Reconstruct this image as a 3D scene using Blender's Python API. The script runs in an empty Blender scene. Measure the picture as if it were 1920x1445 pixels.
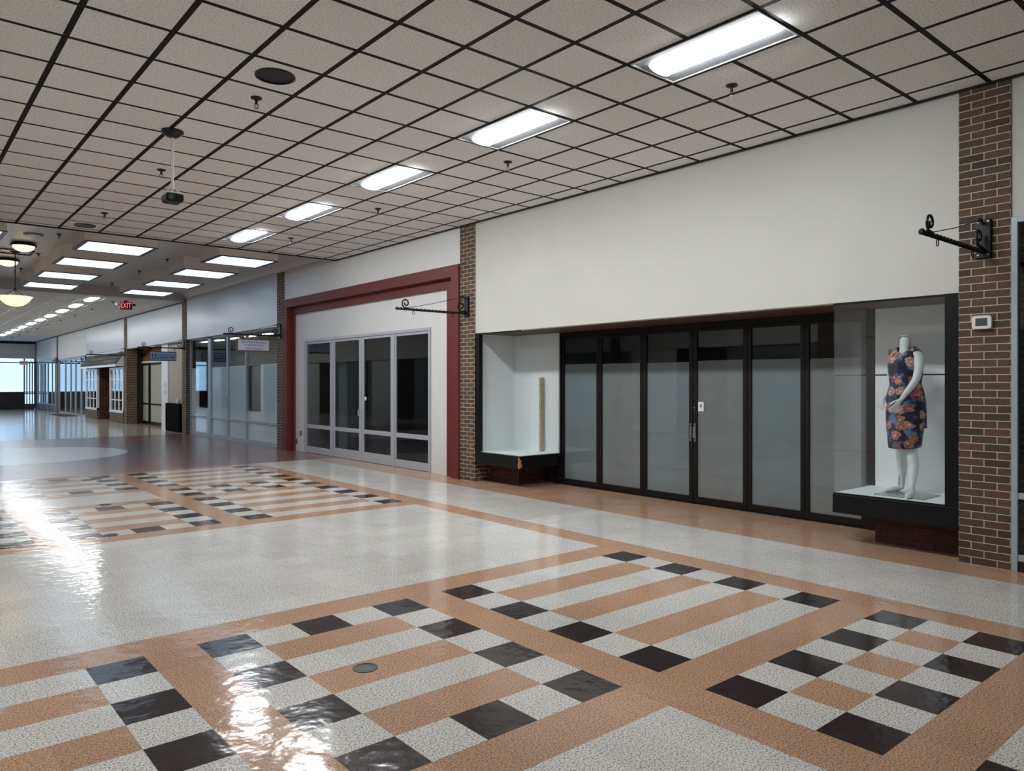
import bpy, bmesh, math, random
from mathutils import Vector, Matrix

F = 0.3048                      # the building is laid out on a one-foot tile grid; meshes are written in metres
sc = bpy.context.scene
COL = sc.collection
random.seed(4)

# ------------------------------------------------------------------ camera, sky, exposure
cam_d = bpy.data.cameras.new('camera')
cam_d.sensor_fit = 'HORIZONTAL'
cam_d.sensor_width = 36.0
cam_d.lens = 1393.62 / 1920 * 36.0
cam_d.shift_y = -3.72 / 1920
cam_d.clip_start = 0.05
cam_d.clip_end = 500
cam = bpy.data.objects.new('camera', cam_d)
COL.objects.link(cam)
cam.location = (0, 0, 5.3015 * F)
cam.rotation_euler = (math.radians(90), 0, -math.radians(40.2697))
sc.camera = cam

w = bpy.data.worlds.new('sky')
sc.world = w
w.use_nodes = True
bg = w.node_tree.nodes['Background']
bg.inputs[0].default_value = (0.44, 0.70, 1.0, 1)
bg.inputs[1].default_value = 2.0

sc.view_settings.view_transform = 'Standard'
sc.view_settings.look = 'None'
sc.view_settings.gamma = 1
sc.view_settings.exposure = 0.36
try:
    sc.view_settings.use_curve_mapping = False
except Exception:
    pass

TROFFER = 61.0      # radiance of the fluorescent lenses
SKYPANEL = 1.6      # radiance of the skylight diffusers
LAMP = 1.15          # radiance of the warm glass bowls


# ------------------------------------------------------------------ material helpers
def lin(r, g, b):
    f = lambda c: (c / 255 / 12.92) if c / 255 <= 0.04045 else ((c / 255 + 0.055) / 1.055) ** 2.4
    return (f(r), f(g), f(b), 1)


class NT:
    """small wrapper for building node trees"""
    def __init__(self, name):
        self.m = bpy.data.materials.new(name)
        self.m.use_nodes = True
        self.t = self.m.node_tree
        self.b = self.t.nodes['Principled BSDF']
        self.out = self.t.nodes['Material Output']

    def n(self, typ, **kw):
        nd = self.t.nodes.new(typ)
        for k, v in kw.items():
            if k in ('operation', 'blend_type', 'data_type', 'feature', 'distance', 'noise_dimensions', 'interpolation', 'wave_type', 'bands_direction'):
                setattr(nd, k, v)
            else:
                nd.inputs[k].default_value = v
        return nd

    def l(self, a, b):
        self.t.links.new(a, b)

    def math(self, op, a, b=None, c=None):
        nd = self.t.nodes.new('ShaderNodeMath')
        nd.operation = op
        for i, v in enumerate((a, b, c)):
            if v is None:
                continue
            if isinstance(v, (int, float)):
                nd.inputs[i].default_value = v
            else:
                self.l(v, nd.inputs[i])
        return nd.outputs[0]

    def mix(self, fac, a, b, mode='MIX'):
        nd = self.t.nodes.new('ShaderNodeMix')
        nd.data_type = 'RGBA'
        nd.blend_type = mode
        for i, v in ((0, fac), (6, a), (7, b)):
            if isinstance(v, (int, float, tuple)):
                nd.inputs[i].default_value = v
            else:
                self.l(v, nd.inputs[i])
        return nd.outputs[2]

    def coord(self):
        tc = self.t.nodes.new('ShaderNodeTexCoord')
        return tc.outputs['Object']

    def xyz(self, v):
        s = self.t.nodes.new('ShaderNodeSeparateXYZ')
        self.l(v, s.inputs[0])
        return s.outputs

    def ramp(self, fac, stops):
        r = self.t.nodes.new('ShaderNodeValToRGB')
        el = r.color_ramp.elements
        while len(el) < len(stops):
            el.new(0.5)
        for e, (p, c) in zip(el, stops):
            e.position = p
            e.color = c
        self.l(fac, r.inputs[0])
        return r.outputs[0]

    def bump(self, h, strength=0.2, dist=0.01, normal=None):
        b = self.t.nodes.new('ShaderNodeBump')
        b.inputs['Strength'].default_value = strength
        b.inputs['Distance'].default_value = dist
        self.l(h, b.inputs['Height'])
        if normal is not None:
            self.l(normal, b.inputs['Normal'])
        return b.outputs[0]


def plain(name, col, rough=0.5, metal=0.0, spec=0.5, noise=0.0, nscale=6.0, bump=0.0, bscale=60.0):
    k = NT(name)
    k.b.inputs['Base Color'].default_value = col
    k.b.inputs['Roughness'].default_value = rough
    k.b.inputs['Metallic'].default_value = metal
    k.b.inputs['Specular IOR Level'].default_value = spec
    if noise:
        t = k.n('ShaderNodeTexNoise', Scale=nscale, Detail=4.0)
        k.l(k.coord(), t.inputs['Vector'])
        a = tuple(max(0, c * (1 - noise)) for c in col[:3]) + (1,)
        b = tuple(min(1, c * (1 + noise)) for c in col[:3]) + (1,)
        k.l(k.ramp(t.outputs['Fac'], [(0.3, a), (0.7, b)]), k.b.inputs['Base Color'])
    if bump:
        t = k.n('ShaderNodeTexNoise', Scale=bscale, Detail=3.0)
        k.l(k.coord(), t.inputs['Vector'])
        k.l(k.bump(t.outputs['Fac'], bump, 0.004), k.b.inputs['Normal'])
    return k.m


def glow(name, col, strength, base=(0.8, 0.8, 0.8, 1)):
    k = NT(name)
    k.b.inputs['Base Color'].default_value = base
    k.b.inputs['Emission Color'].default_value = col
    k.b.inputs['Emission Strength'].default_value = strength
    return k.m


def glass(name, tint=(0.9, 0.95, 0.95, 1), ior=1.5, gain=1.0):
    k = NT(name)
    tr = k.n('ShaderNodeBsdfTransparent', Color=tint)
    gl = k.n('ShaderNodeBsdfGlossy', Roughness=0.02)
    lw = k.n('ShaderNodeLayerWeight', Blend=0.5)
    f0 = ((ior - 1) / (ior + 1)) ** 2
    sch = k.math('MULTIPLY_ADD', k.math('POWER', lw.outputs['Facing'], 5.0), 1 - f0, f0)
    mx = k.t.nodes.new('ShaderNodeMixShader')
    k.l(k.math('MULTIPLY', sch, gain), mx.inputs[0])
    k.l(tr.outputs[0], mx.inputs[1])
    k.l(gl.outputs[0], mx.inputs[2])
    k.l(mx.outputs[0], k.out.inputs['Surface'])
    return k.m


def brick(name, cols, mortar, width=8 / 12 * F, row=2.667 / 12 * F, rough=0.75, gap=0.008):
    k = NT(name)
    tc = k.t.nodes.new('ShaderNodeTexCoord')
    p = k.xyz(tc.outputs['Object'])
    nrm = k.xyz(tc.outputs['Normal'])
    sel = k.math('GREATER_THAN', k.math('ABSOLUTE', nrm[0]), 0.5)
    u = k.math('ADD', k.math('MULTIPLY', p[1], sel), k.math('MULTIPLY', p[0], k.math('SUBTRACT', 1.0, sel)))
    cx = k.t.nodes.new('ShaderNodeCombineXYZ')
    k.l(u, cx.inputs[0])
    k.l(p[2], cx.inputs[1])
    bt = k.n('ShaderNodeTexBrick', Scale=1.0)
    bt.inputs['Brick Width'].default_value = width
    bt.inputs['Row Height'].default_value = row
    bt.inputs['Mortar Size'].default_value = gap / 2
    bt.inputs['Mortar Smooth'].default_value = 0.2
    bt.inputs['Bias'].default_value = 0.0
    bt.inputs['Color1'].default_value = (0, 0, 0, 1)
    bt.inputs['Color2'].default_value = (1, 1, 1, 1)
    bt.inputs['Mortar'].default_value = (0.5, 0.5, 0.5, 1)
    k.l(cx.outputs[0], bt.inputs['Vector'])
    n = len(cols)
    c = k.ramp(bt.outputs['Color'], [(i / (n - 1), cc) for i, cc in enumerate(cols)])
    t = k.n('ShaderNodeTexNoise', Scale=45.0, Detail=5.0)
    k.l(cx.outputs[0], t.inputs['Vector'])
    c = k.mix(0.35, c, k.ramp(t.outputs['Fac'], [(0.3, (0.25, 0.25, 0.25, 1)), (0.75, (0.9, 0.9, 0.9, 1))]), 'OVERLAY')
    c = k.mix(bt.outputs['Fac'], c, mortar)
    k.l(c, k.b.inputs['Base Color'])
    k.b.inputs['Roughness'].default_value = rough
    h = k.math('ADD', k.math('SUBTRACT', 1.0, bt.outputs['Fac']), k.math('MULTIPLY', t.outputs['Fac'], 0.3))
    k.l(k.bump(h, 0.6, 0.006), k.b.inputs['Normal'])
    return k.m


def floor_bump(k, strength=1.0):
    """wax ripples of the polished floor"""
    p = k.coord()
    a = k.n('ShaderNodeTexNoise', Scale=2.6, Detail=2.0)
    b = k.n('ShaderNodeTexNoise', Scale=10.0, Detail=2.0)
    k.l(p, a.inputs['Vector'])
    k.l(p, b.inputs['Vector'])
    h = k.math('ADD', k.math('MULTIPLY', a.outputs['Fac'], 0.6), k.math('MULTIPLY', b.outputs['Fac'], 0.65))
    return k.bump(h, 0.22 * strength, 0.02)


def vct(name, base, flecks, amount=0.5, rough=0.10, scale=105.0):
    """speckled vinyl tile with thin seams on the one-foot grid"""
    k = NT(name)
    p = k.coord()
    t = k.n('ShaderNodeTexNoise', Scale=scale, Detail=3.0, Roughness=0.65)
    k.l(p, t.inputs['Vector'])
    c = k.ramp(t.outputs['Fac'], [(0.40, flecks[0]), (0.49, base), (0.54, base), (0.62, flecks[1])])
    c = k.mix(amount, base, c)
    # every tile a slightly different tone
    x, y, _ = k.xyz(p)
    ix = k.math('FLOOR', k.math('DIVIDE', x, F))
    iy = k.math('FLOOR', k.math('DIVIDE', y, F))
    cx = k.t.nodes.new('ShaderNodeCombineXYZ')
    k.l(ix, cx.inputs[0])
    k.l(iy, cx.inputs[1])
    wn = k.t.nodes.new('ShaderNodeTexWhiteNoise')
    k.l(cx.outputs[0], wn.inputs['Vector'])
    tone = k.ramp(wn.outputs['Value'], [(0.0, (0.90, 0.90, 0.90, 1)), (1.0, (1, 1, 1, 1))])
    c = k.mix(1.0, c, tone, 'MULTIPLY')
    big = k.n('ShaderNodeTexNoise', Scale=0.7, Detail=4.0)
    k.l(p, big.inputs['Vector'])
    c = k.mix(1.0, c, k.ramp(big.outputs['Fac'], [(0.3, (0.86, 0.86, 0.86, 1)), (0.65, (1, 1, 1, 1))]), 'MULTIPLY')
    fx = k.math('ABSOLUTE', k.math('SUBTRACT', k.math('FRACT', k.math('DIVIDE', x, F)), 0.5))
    fy = k.math('ABSOLUTE', k.math('SUBTRACT', k.math('FRACT', k.math('DIVIDE', y, F)), 0.5))
    seam = k.math('GREATER_THAN', k.math('MAXIMUM', fx, fy), 0.4955)
    c = k.mix(k.math('MULTIPLY', seam, 0.4), c, tuple(v * 0.35 for v in base[:3]) + (1,))
    k.l(c, k.b.inputs['Base Color'])
    r = k.math('ADD', rough, k.math('MULTIPLY', big.outputs['Fac'], 0.05))
    k.l(r, k.b.inputs['Roughness'])
    k.b.inputs['Specular IOR Level'].default_value = 0.3
    k.l(floor_bump(k), k.b.inputs['Normal'])
    return k.m


def ceiling_tiles(name, tile, tee, main=0.15, cross=0.145, tee_rough=0.45, fiss=0.5, tee_metal=0.0):
    k = NT(name)
    p = k.coord()
    x, y, _ = k.xyz(p)
    per = 2 * F
    fx = k.math('ABSOLUTE', k.math('SUBTRACT', k.math('FRACT', k.math('ADD', k.math('DIVIDE', x, per), 0.5)), 0.5))
    fy = k.math('ABSOLUTE', k.math('SUBTRACT', k.math('FRACT', k.math('ADD', k.math('DIVIDE', y, per), 0.5)), 0.5))
    gx = k.math('LESS_THAN', fx, main / 4)
    gy = k.math('LESS_THAN', fy, cross / 4)
    g = k.math('MAXIMUM', gx, gy)
    t = k.n('ShaderNodeTexNoise', Scale=70.0, Detail=4.0, Roughness=0.75)
    k.l(p, t.inputs['Vector'])
    d = tuple(v * (1 - fiss) for v in tile[:3]) + (1,)
    c = k.ramp(t.outputs['Fac'], [(0.34, d), (0.50, tile), (0.7, tile)])
    cx = k.t.nodes.new('ShaderNodeCombineXYZ')
    k.l(k.math('FLOOR', k.math('DIVIDE', x, per)), cx.inputs[0])
    k.l(k.math('FLOOR', k.math('DIVIDE', y, per)), cx.inputs[1])
    wn = k.t.nodes.new('ShaderNodeTexWhiteNoise')
    k.l(cx.outputs[0], wn.inputs['Vector'])
    c = k.mix(1.0, c, k.ramp(wn.outputs['Value'], [(0.0, (0.93, 0.93, 0.92, 1)), (1, (1, 1, 1, 1))]), 'MULTIPLY')
    c = k.mix(g, c, tee)
    k.l(c, k.b.inputs['Base Color'])
    k.l(k.math('ADD', k.math('MULTIPLY', g, tee_rough - 0.9), 0.9), k.b.inputs['Roughness'])
    k.l(k.math('MULTIPLY', g, tee_metal), k.b.inputs['Metallic'])
    k.b.inputs['Specular IOR Level'].default_value = 0.25
    h = k.math('ADD', k.math('MULTIPLY', t.outputs['Fac'], 0.4), g)
    k.l(k.bump(h, 0.3, 0.004), k.b.inputs['Normal'])
    return k.m


def boards(name, col, pitch=0.5, rough=0.3):
    """vertical tongue-and-groove boards with gloss paint"""
    k = NT(name)
    p = k.coord()
    x, y, z = k.xyz(p)
    f = k.math('ABSOLUTE', k.math('SUBTRACT', k.math('FRACT', k.math('DIVIDE', y, pitch * F)), 0.5))
    groove = k.math('GREATER_THAN', f, 0.47)
    cx = k.t.nodes.new('ShaderNodeCombineXYZ')
    k.l(k.math('MULTIPLY', y, 7.0), cx.inputs[0])
    k.l(k.math('MULTIPLY', z, 1.2), cx.inputs[1])
    t = k.n('ShaderNodeTexNoise', Scale=1.0, Detail=3.0)
    k.l(cx.outputs[0], t.inputs['Vector'])
    c = k.mix(k.math('MULTIPLY', groove, 0.18), col, (0.2, 0.2, 0.21, 1))
    k.l(c, k.b.inputs['Base Color'])
    k.b.inputs['Roughness'].default_value = rough
    h = k.math('ADD', k.math('MULTIPLY', t.outputs['Fac'], 0.7), k.math('SUBTRACT', 1.0, groove))
    k.l(k.bump(h, 0.5, 0.008), k.b.inputs['Normal'])
    return k.m


def paver(name, a, b, ring_c, inner, centre, r_in, r_out):
    """small dark-red brick pavers with a pale disc and a grey ring round it"""
    k = NT(name)
    p = k.coord()
    x, y, _ = k.xyz(p)
    dx = k.math('SUBTRACT', x, centre[0])
    dy = k.math('SUBTRACT', y, centre[1])
    r = k.math('SQRT', k.math('ADD', k.math('MULTIPLY', dx, dx), k.math('MULTIPLY', dy, dy)))
    bt = k.n('ShaderNodeTexBrick', Scale=1.0)
    bt.inputs['Brick Width'].default_value = 8 / 12 * F
    bt.inputs['Row Height'].default_value = 4 / 12 * F
    bt.inputs['Mortar Size'].default_value = 0.003
    bt.inputs['Color1'].default_value = (0, 0, 0, 1)
    bt.inputs['Color2'].default_value = (1, 1, 1, 1)
    bt.inputs['Mortar'].default_value = (0.2, 0.2, 0.2, 1)
    k.l(p, bt.inputs['Vector'])
    c = k.ramp(bt.outputs['Color'], [(0, a), (1, b)])
    rc = k.ramp(bt.outputs['Color'], [(0, ring_c), (1, tuple(v * 1.25 for v in ring_c[:3]) + (1,))])
    c = k.mix(k.math('LESS_THAN', r, r_out), c, rc)
    c = k.mix(k.math('LESS_THAN', r, r_in), c, inner)
    k.l(c, k.b.inputs['Base Color'])
    k.b.inputs['Roughness'].default_value = 0.22
    k.l(floor_bump(k, 0.8), k.b.inputs['Normal'])
    return k.m


def floral(name):
    """dark navy cloth with big pink, orange and blue flowers"""
    k = NT(name)
    x, y, z = k.xyz(k.coord())
    cy = k.t.nodes.new('ShaderNodeCombineXYZ')     # wrap the print round the figure
    k.l(k.math('MULTIPLY', k.math('ARCTAN2', k.math('MULTIPLY', y, -1.0), k.math('MULTIPLY', x, -1.0)), 0.15), cy.inputs[0])
    k.l(z, cy.inputs[1])
    p = cy.outputs[0]
    warp = k.n('ShaderNodeTexNoise', Scale=11.0, Detail=3.0)
    k.l(p, warp.inputs['Vector'])
    mx = k.mix(0.05, (0, 0, 0, 1), warp.outputs['Color'])
    add = k.t.nodes.new('ShaderNodeVectorMath')
    add.operation = 'ADD'
    k.l(p, add.inputs[0])
    k.l(mx, add.inputs[1])
    v = k.n('ShaderNodeTexVoronoi', Scale=10.5, Randomness=0.85)
    v.voronoi_dimensions = '2D'
    k.l(add.outputs[0], v.inputs['Vector'])
    petal = k.n('ShaderNodeTexVoronoi', Scale=38.0)
    petal.voronoi_dimensions = '2D'
    k.l(add.outputs[0], petal.inputs['Vector'])
    d = k.math('ADD', v.outputs['Distance'], k.math('MULTIPLY', petal.outputs['Distance'], 0.16))
    hue = k.xyz(v.outputs['Color'])[0]
    flower = k.ramp(hue, [(0.0, lin(206, 128, 130)), (0.3, lin(230, 176, 160)), (0.55, lin(190, 138, 104)), (0.8, lin(172, 96, 112))])
    bright = k.ramp(petal.outputs['Distance'], [(0.0, (1.25, 1.15, 1.05, 1)), (0.5, (0.55, 0.5, 0.5, 1))])
    flower = k.mix(1.0, flower, bright, 'MULTIPLY')
    heart = k.mix(k.math('LESS_THAN', d, 0.16), flower, lin(222, 196, 150))
    n2 = k.n('ShaderNodeTexNoise', Scale=9.0, Detail=2.0)
    k.l(p, n2.inputs['Vector'])
    dark = k.ramp(n2.outputs['Fac'], [(0.42, lin(24, 27, 36)), (0.52, lin(34, 46, 84)), (0.60, lin(92, 128, 160))])
    skip = k.math('GREATER_THAN', k.xyz(v.outputs['Color'])[1], 0.24)
    fl = k.math('MULTIPLY', k.math('LESS_THAN', d, 0.52), skip)
    k.l(k.mix(fl, dark, heart), k.b.inputs['Base Color'])
    k.b.inputs['Roughness'].default_value = 0.8
    return k.m


def shingles(name):
    k = NT(name)
    p = k.coord()
    x, y, z = k.xyz(p)
    cx = k.t.nodes.new('ShaderNodeCombineXYZ')
    k.l(y, cx.inputs[0])
    k.l(z, cx.inputs[1])
    bt = k.n('ShaderNodeTexBrick', Scale=1.0)
    bt.inputs['Brick Width'].default_value = 2.6 * F
    bt.inputs['Row Height'].default_value = 0.5 * F
    bt.inputs['Mortar Size'].default_value = 0.016
    bt.inputs['Color1'].default_value = lin(74, 72, 72)
    bt.inputs['Color2'].default_value = lin(112, 108, 106)
    bt.inputs['Mortar'].default_value = lin(24, 23, 23)
    k.l(cx.outputs[0], bt.inputs['Vector'])
    k.l(bt.outputs['Color'], k.b.inputs['Base Color'])
    k.b.inputs['Roughness'].default_value = 0.9
    k.l(k.bump(k.math('SUBTRACT', 1.0, bt.outputs['Fac']), 0.8, 0.02), k.b.inputs['Normal'])
    return k.m


# ------------------------------------------------------------------ materials
M = {}
M['tile_white'] = vct('speckled_white_tile', lin(222, 219, 212), (lin(128, 118, 104), lin(240, 238, 233)), 0.95)
M['tile_orange'] = vct('speckled_orange_tile', lin(194, 155, 124), (lin(140, 98, 68), lin(214, 182, 154)), 0.95)
M['tile_dark'] = vct('dark_brown_tile', lin(52, 44, 43), (lin(42, 34, 33), lin(72, 62, 60)), 0.4, 0.11)
M['paver'] = paver('dark_red_paver', lin(110, 80, 80), lin(138, 104, 102), lin(104, 100, 106), lin(206, 203, 200),
                   ((7.45 - 0.88) * F, (65.3 - 0.67) * F), 7.35 * F, 11.2 * F)
M['tile_far'] = vct('cream_tile', lin(186, 178, 166), (lin(150, 140, 126), lin(206, 200, 190)), 0.5, 0.1)
M['shop_floor'] = plain('shop_floor_vinyl', lin(96, 92, 88), 0.4, noise=0.15)
M['grid'] = ceiling_tiles('fissured_tile_and_black_grid', lin(244, 242, 240), lin(6, 5, 5), tee_rough=0.7, fiss=0.5)
M['grid_pale'] = ceiling_tiles('fissured_tile_and_pale_grid', lin(230, 228, 226), lin(150, 152, 158), 0.07, 0.05, 0.25, 0.3, 0.6)
M['plaster'] = plain('glossy_plaster', lin(206, 199, 191), 0.3, bump=0.12, bscale=5.0)
M['cream_wall'] = plain('cream_wall_paint', lin(203, 202, 195), 0.6, noise=0.02, nscale=1.5, bump=0.05, bscale=30)
M['white_wall'] = plain('white_wall_paint', lin(216, 216, 214), 0.5, noise=0.02, nscale=2, bump=0.04, bscale=30)
M['boards'] = boards('white_gloss_boards', lin(212, 219, 228))
M['brown_soffit'] = plain('brown_soffit_paint', lin(84, 56, 44), 0.5)
M['brick'] = brick('brown_brick', [lin(68, 54, 42), lin(88, 70, 53), lin(92, 66, 52), lin(76, 62, 47), lin(58, 49, 39)], lin(196, 186, 168))
M['brick_red'] = brick('dark_red_brick', [lin(66, 34, 26), lin(92, 48, 34), lin(58, 32, 26)], lin(34, 24, 20))
M['red'] = plain('brick_red_paint', lin(100, 32, 28), 0.55, bump=0.03)
M['black_paint'] = plain('black_paint', lin(8, 8, 10), 0.4, spec=0.3, noise=0.2)
M['iron'] = plain('black_iron', lin(9, 9, 11), 0.4, 0.2)
M['bronze'] = plain('dark_bronze_metal', lin(20, 15, 13), 0.45, spec=0.3)
M['alu'] = plain('satin_aluminium', lin(184, 187, 193), 0.4, 0.25)
M['alu_blue'] = plain('bluish_aluminium', lin(172, 184, 192), 0.4, 0.2)
M['chrome'] = plain('chrome_metal', lin(205, 205, 205), 0.22, 1.0)
M['glass'] = glass('clear_glass', (0.97, 0.985, 0.985, 1))
M['glass_door'] = glass('shop_glass', (0.98, 0.99, 0.99, 1), 1.5, 1.15)
M['glass_dark'] = glass('dark_shop_glass', (0.62, 0.66, 0.66, 1), 1.5, 1.2)
M['film'] = plain('frosted_paper_film', lin(118, 128, 132), 0.75, noise=0.05, nscale=3)
M['film_warm'] = plain('warm_grey_paper_film', lin(124, 128, 128), 0.75, noise=0.06, nscale=4)
M['film_blue'] = plain('pale_blue_film', lin(230, 242, 247), 0.7, noise=0.03, nscale=2)
M['film_cream'] = plain('cream_film', lin(176, 178, 164), 0.7)
M['case_white'] = plain('display_white_paint', lin(238, 241, 242), 0.6)
M['tan'] = plain('bare_board_edge', lin(172, 156, 132), 0.8, noise=0.2, nscale=20)
M['bare_wood'] = plain('bare_chipped_wood', lin(176, 130, 74), 0.8, noise=0.25, nscale=25)
M['lens'] = glow('fluorescent_lens', (0.93, 0.97, 1.0, 1), TROFFER)
M['pan'] = plain('satin_grey_reflector', lin(150, 155, 160), 0.5)
M['lens_fill'] = glow('fill_fluorescent_lens', (0.93, 0.97, 1.0, 1), TROFFER * 0.45)  # weaker lens for the unseen fill row added on the left
M['reflector'] = plain('white_enamel_reflector', lin(232, 236, 238), 0.35)
M['skypanel'] = glow('skylight_diffuser', (0.55, 0.77, 1.0, 1), SKYPANEL)
M['skyframe'] = plain('dark_blue_grey_frame', lin(58, 62, 74), 0.4)
M['shaft'] = plain('beige_shaft_paint', lin(236, 230, 221), 0.5)
M['lens_far'] = glow('far_fluorescent_lens', (0.93, 0.97, 1.0, 1), TROFFER * 0.5)
M['bowl'] = glow('warm_alabaster_glass', (1.0, 0.70, 0.38, 1), LAMP)
M['bowl_flush'] = glow('warm_white_glass', (1.0, 0.80, 0.52, 1), LAMP)
M['white_plastic'] = plain('white_plastic', lin(226, 226, 222), 0.4)
M['grey_plastic'] = plain('grey_plastic', lin(120, 122, 122), 0.5)
M['screen'] = plain('grey_green_screen', lin(72, 88, 88), 0.2)
M['black_plastic'] = plain('black_plastic', lin(9, 9, 11), 0.4, spec=0.3)
M['exit_red'] = glow('red_exit_light', (1.0, 0.05, 0.05, 1), 1.1)
M['mannequin'] = plain('white_mannequin_gloss', lin(228, 232, 232), 0.3)
M['floral'] = floral('floral_cloth')
M['plate_glass'] = plain('smoked_plate', lin(128, 140, 140), 0.1)
M['shingle'] = shingles('grey_shingles')
M['trim_white'] = plain('white_gloss_trim', lin(232, 234, 238), 0.35)
M['beige'] = plain('beige_wall_paint', lin(178, 168, 154), 0.6)
M['wood'] = plain('orange_brown_wood', lin(140, 88, 56), 0.5, noise=0.3, nscale=8)
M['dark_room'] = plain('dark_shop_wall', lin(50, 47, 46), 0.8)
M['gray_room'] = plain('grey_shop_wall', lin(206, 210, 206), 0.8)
M['paper'] = plain('white_paper', lin(222, 226, 226), 0.7)
M['ink'] = plain('dark_blue_ink', lin(44, 44, 84), 0.6)
M['ink_navy'] = plain('navy_ink', lin(22, 30, 74), 0.6)
M['sign_white'] = plain('pale_sign_board', lin(206, 210, 226), 0.5)
M['sign_blue'] = plain('pale_blue_sign_board', lin(176, 190, 214), 0.5)
M['sign_pink'] = plain('pink_sign_board', lin(206, 170, 166), 0.5)
M['sign_red'] = plain('dull_red_ink', lin(150, 60, 56), 0.6)
M['sign_wood'] = plain('varnished_wood_frame', lin(126, 92, 70), 0.5)
M['cover'] = plain('worn_steel_cover', lin(62, 66, 60), 0.5, 0.2, noise=0.25, nscale=30)
M['mat'] = plain('dark_mat', lin(44, 36, 38), 0.9)
M['mat_red'] = plain('red_mat', lin(140, 52, 44), 0.9)
M['purple'] = plain('grey_purple_panel', lin(112, 106, 120), 0.5)
M['snow'] = plain('pale_snow', lin(236, 240, 246), 0.8, noise=0.12, nscale=0.12)
M['pine'] = plain('dark_tree_line', lin(40, 56, 66), 0.9, noise=0.4, nscale=0.4)
M['dark_wood'] = plain('near_black_wood', lin(18, 14, 13), 0.95, spec=0.05)
M['void'] = plain('black_base_wall', lin(26, 24, 26), 0.5)


# ------------------------------------------------------------------ geometry helpers (coordinates in feet)
ORG = {}


class MB:
    def __init__(self):
        self.v, self.f, self.mi = [], [], []

    def face(self, pts, m=0):
        i = len(self.v)
        self.v += [tuple(p) for p in pts]
        self.f.append(tuple(range(i, i + len(pts))))
        self.mi.append(m)
        return self

    def box(self, x0, x1, y0, y1, z0, z1, m=0):
        x0, x1 = min(x0, x1), max(x0, x1)
        y0, y1 = min(y0, y1), max(y0, y1)
        z0, z1 = min(z0, z1), max(z0, z1)
        i = len(self.v)
        self.v += [(x0, y0, z0), (x1, y0, z0), (x1, y1, z0), (x0, y1, z0), (x0, y0, z1), (x1, y0, z1), (x1, y1, z1), (x0, y1, z1)]
        for q in ((0, 3, 2, 1), (4, 5, 6, 7), (0, 1, 5, 4), (1, 2, 6, 5), (2, 3, 7, 6), (3, 0, 4, 7)):
            self.f.append(tuple(i + k for k in q))
            self.mi.append(m)
        return self

    def loft(self, rings, m=0, cap=True, closed=True):
        i = len(self.v)
        n = len(rings[0])
        for r in rings:
            self.v += [tuple(p) for p in r]
        for a in range(len(rings) - 1):
            for b in range(n if closed else n - 1):
                c = (b + 1) % n
                self.f.append((i + a * n + b, i + a * n + c, i + (a + 1) * n + c, i + (a + 1) * n + b))
                self.mi.append(m)
        if cap:
            self.f.append(tuple(i + k for k in reversed(range(n))))
            self.f.append(tuple(i + (len(rings) - 1) * n + k for k in range(n)))
            self.mi += [m, m]
        return self

    def lathe(self, cx, cy, prof, n=28, m=0, cap=True):
        return self.loft([[(cx + r * math.cos(2 * math.pi * k / n), cy + r * math.sin(2 * math.pi * k / n), z) for k in range(n)] for r, z in prof], m, cap)

    def tube(self, pts, r, n=8, m=0):
        pts = [Vector(p) for p in pts]
        rr = r if isinstance(r, (list, tuple)) else [r] * len(pts)
        rings = []
        ref = Vector((0.3, 0.2, 1)).normalized()
        for k, p in enumerate(pts):
            d = (pts[min(k + 1, len(pts) - 1)] - pts[max(k - 1, 0)]).normalized()
            if abs(d.dot(ref)) > 0.95:
                ref = Vector((1, 0.2, 0.1)).normalized()
            a = d.cross(ref).normalized()
            b = d.cross(a).normalized()
            rings.append([p + (a * math.cos(2 * math.pi * q / n) + b * math.sin(2 * math.pi * q / n)) * rr[k] for q in range(n)])
        return self.loft(rings, m)

    def prism_y(self, pts, y0, y1, m=0):
        """outline in x,z pulled along y"""
        return self.loft([[(x, y0, z) for x, z in pts], [(x, y1, z) for x, z in pts]], m)

    def prism_x(self, pts, x0, x1, m=0):
        return self.loft([[(x0, y, z) for y, z in pts], [(x1, y, z) for y, z in pts]], m)

    def build(self, name, mats, parent=None, origin=None, smooth=False, bevel=0.0):
        if not isinstance(mats, (list, tuple)):
            mats = [mats]
        if parent is not None:
            o0 = ORG[parent]
        elif origin is not None:
            o0 = Vector(origin)
        else:
            n = len(self.v)
            o0 = Vector((sum(p[0] for p in self.v) / n, sum(p[1] for p in self.v) / n, min(p[2] for p in self.v)))
        me = bpy.data.meshes.new(name)
        me.from_pydata([tuple((Vector(p) - o0) * F) for p in self.v], [], self.f)
        for m in mats:
            me.materials.append(M[m])
        me.polygons.foreach_set('material_index', self.mi)
        bm = bmesh.new()
        bm.from_mesh(me)
        bmesh.ops.recalc_face_normals(bm, faces=bm.faces)
        bm.to_mesh(me)
        bm.free()
        if smooth:
            me.polygons.foreach_set('use_smooth', [True] * len(me.polygons))
        me.update()
        o = bpy.data.objects.new(name, me)
        COL.objects.link(o)
        if parent is not None:
            o.parent = parent
        else:
            o.location = o0 * F
        ORG[o] = o0
        if smooth:
            try:
                me.set_sharp_from_angle(angle=math.radians(38))
            except Exception:
                pass
        if bevel:
            bv = o.modifiers.new('bevel', 'BEVEL')
            bv.width = bevel * F
            bv.segments = 2
            bv.limit_method = 'ANGLE'
        return o


def box(*a, m=0):
    return MB().box(*a, m=m)


def tag(o, label, cat, group=None):
    o['label'] = label
    o['category'] = cat
    if group:
        o['group'] = group
    return o


def thing(name, label, cat, origin, group=None):
    o = bpy.data.objects.new(name, None)
    COL.objects.link(o)
    o.empty_display_size = 0.1
    o.location = Vector(origin) * F
    ORG[o] = Vector(origin)
    return tag(o, label, cat, group)


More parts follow.
